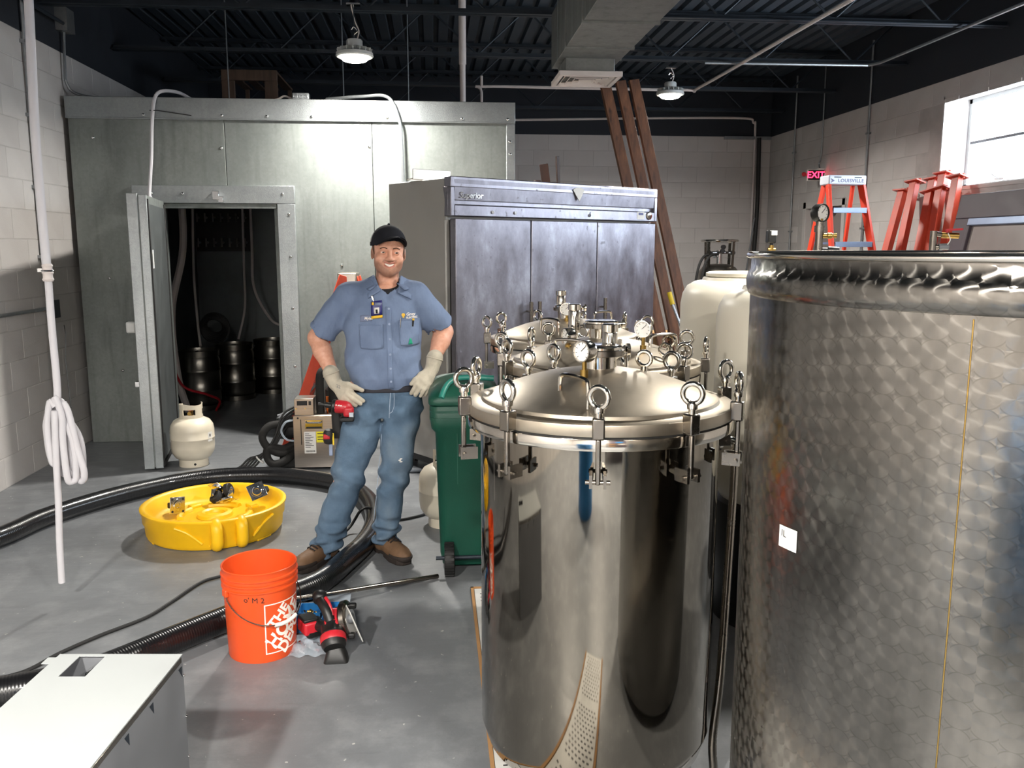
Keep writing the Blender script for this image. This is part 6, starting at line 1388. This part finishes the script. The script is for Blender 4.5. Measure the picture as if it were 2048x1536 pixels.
# ---- jeans
LL = [(.03, -.583, 4.322, .056, .068), (.07, -.575, 4.325, .068, .078), (.11, -.560, 4.330, .078, .084), (.20, -.528, 4.340, .080, .086), (.29, -.497, 4.352, .084, .088), (.42, -.455, 4.368, .084, .090), (.50, -.432, 4.375, .092, .096), (.575, -.412, 4.380, .102, .104), (.68, -.388, 4.390, .106, .112), (.78, -.362, 4.397, .108, .118), (.86, -.345, 4.400, .098, .116)]
RL_ = [(.045, -.264, 4.392, .058, .070), (.08, -.265, 4.390, .064, .078), (.15, -.267, 4.388, .064, .082), (.23, -.252, 4.386, .067, .084), (.31, -.238, 4.384, .071, .086), (.40, -.222, 4.380, .076, .088), (.465, -.210, 4.378, .083, .092), (.56, -.197, 4.382, .087, .100), (.67, -.186, 4.390, .092, .110), (.78, -.172, 4.397, .104, .118), (.86, -.165, 4.400, .096, .116)]
HIP = [(.73, -.268, 4.400, .160, .110), (.78, -.268, 4.400, .197, .122), (.83, -.266, 4.400, .199, .126), (.87, -.256, 4.401, .186, .124), (.90, -.252, 4.402, .181, .120), (.915, -.250, 4.403, .179, .118)]
def folds(P):
    z = P[:, 2]; low = np.clip((.26 - z) / .16, 0, 1); kn = np.exp(-((z - .42) / .10) ** 2); hp_ = np.clip((z - .62) / .12, 0, 1) * np.clip((.90 - z) / .08, 0, 1)
    return low * wr(P, .026, ((18, 25, 85), .3), ((-40, 18, 70), 2.0), ((10, -30, 110), 4.2)) + kn * wr(P, .016, ((30, 10, 55), 1.0), ((-26, 14, 46), 3.0)) + hp_ * wr(P, .014, ((34, 10, 40), .2), ((-38, 0, 36), 1.6)) + wr(P, .005, ((16, 8, 20), 0), ((-12, 22, 26), 2))
def jeans_sdf(P):
    a, b = loftd(P, LL), loftd(P, RL_); d = smin(a, b, .012); d = smin(d, loftd(P, HIP), .025) + folds(P)
    i1 = caps(P, (-.585, 4.32, -.02), (-.572, 4.327, .075), .046, .052); i2 = caps(P, (-.264, 4.39, .0), (-.266, 4.39, .09), .044, .050)
    return np.maximum(np.maximum(d, -i1), -i2)
jeans = netobj('jeans', jeans_sdf, seg_(-.68, -.05, .0068), seg_(4.21, 4.54, .0072), seg_(.015, .925, .0068), 'denim', man, 1)
JB = bvh_of(jeans)
def jd(x, z, off=.002): return drape(x, z, off, JB)
def jline(name, pts, r, m): return obj(name, MB().tube([jd(x, z, r * .4) for x, z in pts], r, 6), m, jeans, world=True)
jline('fly_seam', [(-.222 - .010 * k / 8, .885 - .135 * k / 8) for k in range(9)], .0022, 'thread'); jline('fly_stitch', [(-.205, .885), (-.204, .85), (-.206, .81), (-.215, .785), (-.232, .772)], .0018, 'thread')
jline('inseam', [(-.268 - .006 * k, .71 - .055 * k) for k in range(10)], .0018, 'thread')
for pts in ([(-.415, .885), (-.418, .862), (-.435, .845), (-.455, .840)], [(-.092, .885), (-.090, .862), (-.080, .848)]): jline('pocket_seam', pts, .002, 'thread')
cloth = MB().grid(lambda u_, v_: jd(-.180 + .012 * (u_ - .5) + .006 * math.sin(9 * v_), .522 + .022 * v_, .003), 4, 5); obj('knee_tear', cloth, 'paper_white', jeans, world=True)
belt = netobj('belt', lambda P: np.maximum(np.maximum(loftd(P, [(r_[0], r_[1], r_[2], r_[3] + .006, r_[4] + .006) for r_ in HIP]), -loftd(P, [(r_[0], r_[1], r_[2], r_[3] - .008, r_[4] - .008) for r_ in HIP[:-1]] + [(.99, -.25, 4.403, .17, .11)])), np.maximum(.878 - P[:, 2], P[:, 2] - .912)), seg_(-.46, -.05, .006), seg_(4.26, 4.54, .006), seg_(.865, .925, .005), 'belt_dark', man, 1)
# ---- boots
def boot(name, heel, toe, ank, lift=0.0):
    h, t_ = np.array(heel, float), np.array(toe, float); d = (t_ - h); Ln = np.linalg.norm(d); d /= Ln; nrm = np.array([-d[1], d[0]])
    def loc(P): q = P[:, :2] - h; return np.stack([q @ d, q @ nrm, P[:, 2]], 1)
    def upper(P):
        L = loc(P); e = ell(L, (Ln * .78, 0, .045), (.085, .050, .042)); e = smin(e, ell(L, (Ln * .45, 0, .055), (.10, .044, .050)), .03); e = smin(e, ell(L, (.045, 0, .055), (.055, .042, .060)), .03)
        A = np.array([*ank]); e = smin(e, caps(P, (h[0] + d[0] * .07, h[1] + d[1] * .07, .07), A, .050, .046), .03)
        e = np.maximum(e, .022 - P[:, 2]); return np.maximum(e, P[:, 2] - .15) + wr(P, .0012, ((60, 20, 80), 0), ((-50, 60, 40), 2))
    def sole(P):
        L = loc(P); u = np.clip(L[:, 0] / Ln, 0, 1); w = np.interp(u, [0, .15, .4, .72, .92, 1], [.034, .043, .040, .055, .045, .025]); dd = np.maximum(np.abs(L[:, 1]) - w, np.maximum(-L[:, 0] + .004, L[:, 0] - Ln - .002))
        arch = np.where((u > .25) & (u < .42), .010, 0); return np.maximum(dd, np.maximum(P[:, 2] - .034, arch + .001 - P[:, 2]))
    x0, x1 = min(h[0], t_[0]) - .08, max(h[0], t_[0]) + .08; y0, y1 = min(h[1], t_[1]) - .08, max(h[1], t_[1]) + .08
    b = netobj(name, upper, seg_(x0, x1, .0055), seg_(y0, y1, .0055), seg_(.0, .16, .0055), 'boot_leather', man, 1)
    netobj('sole', sole, seg_(x0, x1, .0055), seg_(y0, y1, .0055), seg_(-.006, .045, .005), 'boot_sole', b, 1)
    netobj('toe_rand', lambda P: np.maximum(upper(P) - .0035, np.maximum(P[:, 2] - .050, Ln * .70 - loc(P)[:, 0])), seg_(x0, x1, .0055), seg_(y0, y1, .0055), seg_(.0, .07, .005), 'boot_sole', b, 1)
    T = bvh_of(b)
    for k in range(4):
        u = .46 + .075 * k
        pts = []
        for s2 in np.linspace(-.028, .028, 7):
            p = h + d * (Ln * u - .02 + (0.012 if s2 > 0 else 0)) + nrm * s2; hit = T.ray_cast(Vector((p[0], p[1], .3)), Vector((0, 0, -1)))
            if hit[0] is not None: pts.append(hit[0] + Vector((0, 0, .003)))
        if len(pts) > 2: obj('lace', MB().tube(pts, .0042, 6), 'lace', b, world=True)
    return b
boot('boot', (-.535, 4.395), (-.690, 4.135), (-.575, 4.335, .13)); boot('boot', (-.315, 4.470), (-.158, 4.205), (-.268, 4.40, .13))
# ---- gloves: palm, four unequal fingers and a thumb, bent over the hips
def glove(name, wrist, cuffdir, knuckles, fingers, thumb, palmw):
    w = np.array(wrist, float); K = [np.array(k, float) for k in knuckles]; cd = np.array(cuffdir, float)
    def fn(P):
        d = caps(P, w, w + cd * .055, .036, .041)
        for k in K: d = smin(d, caps(P, w, k, .024, .0155), .016)
        for f_ in fingers:
            c = [np.array(q, float) for q in f_]; r = [.0125, .0118, .0108, .0098]
            fd_ = np.full(len(P), 9.0)
            for i in range(len(c) - 1): fd_ = np.minimum(fd_, caps(P, c[i], c[i + 1], r[i], r[i + 1]))
            d = smin(d, fd_, .005)
        c = [np.array(q, float) for q in thumb]
        for i in range(len(c) - 1): d = smin(d, caps(P, c[i], c[i + 1], [.018, .0145, .012][i], [.0145, .012, .0105][i]), .008)
        return np.maximum(d, -((P - w) @ cd) * 0 - 9) + wr(P, .0008, ((120, 40, 90), 0), ((-80, 110, 60), 1))
    A = np.array([w, w + cd * .055] + [q for f_ in fingers for q in map(np.array, f_)] + [np.array(q) for q in thumb]); lo, hi = A.min(0) - .055, A.max(0) + .055
    g = netobj(name, fn, seg_(lo[0], hi[0], .0038), seg_(lo[1], hi[1], .0038), seg_(lo[2], hi[2], .0038), 'glove_knit', man, 1)
    c0 = w + cd * .050; obj('cuff_band', MB().torus(c0, cd, .040, .004, 28, 8), 'glove_knit', g, world=True)
    return g
gl = glove('glove', (-.500, 4.335, .925), (-.36, .12, .90), [(-.432, 4.272, .905), (-.440, 4.268, .885), (-.452, 4.268, .868), (-.466, 4.275, .855)],
      [[(-.432, 4.272, .905), (-.402, 4.258, .880), (-.376, 4.262, .858), (-.356, 4.268, .842)], [(-.440, 4.268, .885), (-.414, 4.252, .862), (-.390, 4.256, .843), (-.370, 4.262, .829)],
       [(-.452, 4.268, .868), (-.430, 4.255, .848), (-.410, 4.258, .832), (-.394, 4.264, .820)], [(-.466, 4.275, .855), (-.450, 4.262, .838), (-.436, 4.264, .826), (-.424, 4.268, .818)]],
      [(-.475, 4.300, .925), (-.430, 4.272, .925), (-.392, 4.262, .912), (-.360, 4.262, .898)], .05)
gr_ = glove('glove', (-.012, 4.340, .995), (.25, .14, .92), [(-.072, 4.282, .945), (-.058, 4.278, .930), (-.042, 4.280, .920), (-.030, 4.290, .914)],
      [[(-.072, 4.282, .945), (-.092, 4.268, .920), (-.108, 4.270, .895), (-.120, 4.276, .876)], [(-.058, 4.278, .930), (-.074, 4.264, .904), (-.088, 4.268, .882), (-.098, 4.274, .866)],
       [(-.042, 4.280, .920), (-.054, 4.266, .896), (-.064, 4.270, .876), (-.072, 4.276, .862)], [(-.030, 4.290, .914), (-.038, 4.278, .894), (-.045, 4.280, .878), (-.050, 4.285, .866)]],
      [(-.030, 4.325, .985), (-.068, 4.292, .968), (-.098, 4.275, .945), (-.118, 4.270, .925)], .05)
GB = bvh_of(gl)
for txt, dx, dz, g_, T, cx_, cz_ in (('22', 0, 0, gl, GB, -.478, .915),):
    me = text_mesh(txt, .022, extrude=.0002)
    for v in me.vertices:
        d_ = drape(cx_ + v.co.x, cz_ + v.co.y - .35 * v.co.x, .002, T); v.co = Vector((d_.x, d_.y - v.co.z, d_.z))
    obj('glove_print', me, 'grey_enamel', g_, world=True)
# ---- tools on the man's hip and thigh pocket
t = thing('impact_driver', 'red and black cordless driver hanging at the man\'s hip', 'power tool', (-.455, 4.235, .76))
obj('tool_body', MB().lathe([(0, 0), (.028, 0), (.033, .01), (.033, .055), (.026, .075), (.014, .085), (0, .085)], c=(-.04, 0, .065), d=(1, -.1, -.12), seg=24), 'red_plastic', t)
obj('side_cover', MB().box((.03, -.02, .04), (.05, .045, .05)), 'red_plastic', t, bevel=.012, seg=3); obj('chuck', MB().cyl((-.055, .002, .067), (-.085, .005, .071), .014, seg=14).cyl((-.085, .005, .071), (-.12, .01, .075), .007, seg=10), 'black_plastic', t)
obj('work_light', MB().box((.045, -.044, .028), (.024, .004, .026)), 'chrome', t, bevel=.002); obj('grip', MB().tube(spline([(.0, .0, .05), (.01, .0, .02), (.018, .0, -.005)]), .020, 12), 'black_plastic', t)
obj('battery_foot', MB().box((.02, -.005, .0), (.07, .05, .022)), 'black_plastic', t, bevel=.006); text_on('maker_script', 'Milw', .026, 'white_print', t, face_m((-.012, -.034, .066), (1, -.1, -.12), (.12, 0, 1)), shear=.25, bold=.001)
obj('rear_cap', MB().lathe([(.030, 0), (.034, .004), (.034, .014), (.03, .018)], c=(-.05, .001, .066), d=(1, -.1, -.12), seg=20), 'black_plastic', t)
t = thing('utility_knife', 'red and black utility knife with yellow clip at the man\'s thigh', 'tool', (-.535, 4.275, .60))
obj('handle', MB().lathe([(0, 0), (.022, 0), (.028, .015), (.028, .055), (.020, .07), (0, .072)], c=(0, 0, .03), d=(.08, -.1, 1), seg=16), 'black_rubber', t); obj('inlay', MB().box((-.005, -.026, .068), (.034, .012, .026)), 'red_plastic', t, bevel=.005); obj('clip', MB().box((.026, -.02, .055), (.008, .006, .06)), 'yellow_paint', t, bevel=.002); obj('blade_sleeve', MB().box((.01, 0, .0), (.018, .01, .07)), 'blue_aluminium', t, bevel=.002)
solo('tool_pouch', loft([rrect(.05, .06, .0, .02), rrect(.055, .07, .08, .02), rrect(.06, .07, .17, .02)]), 'black_rubber', 'black tool pouch on the man\'s hip beside the driver', 'pouch').location = (-.497, 4.36, .64)
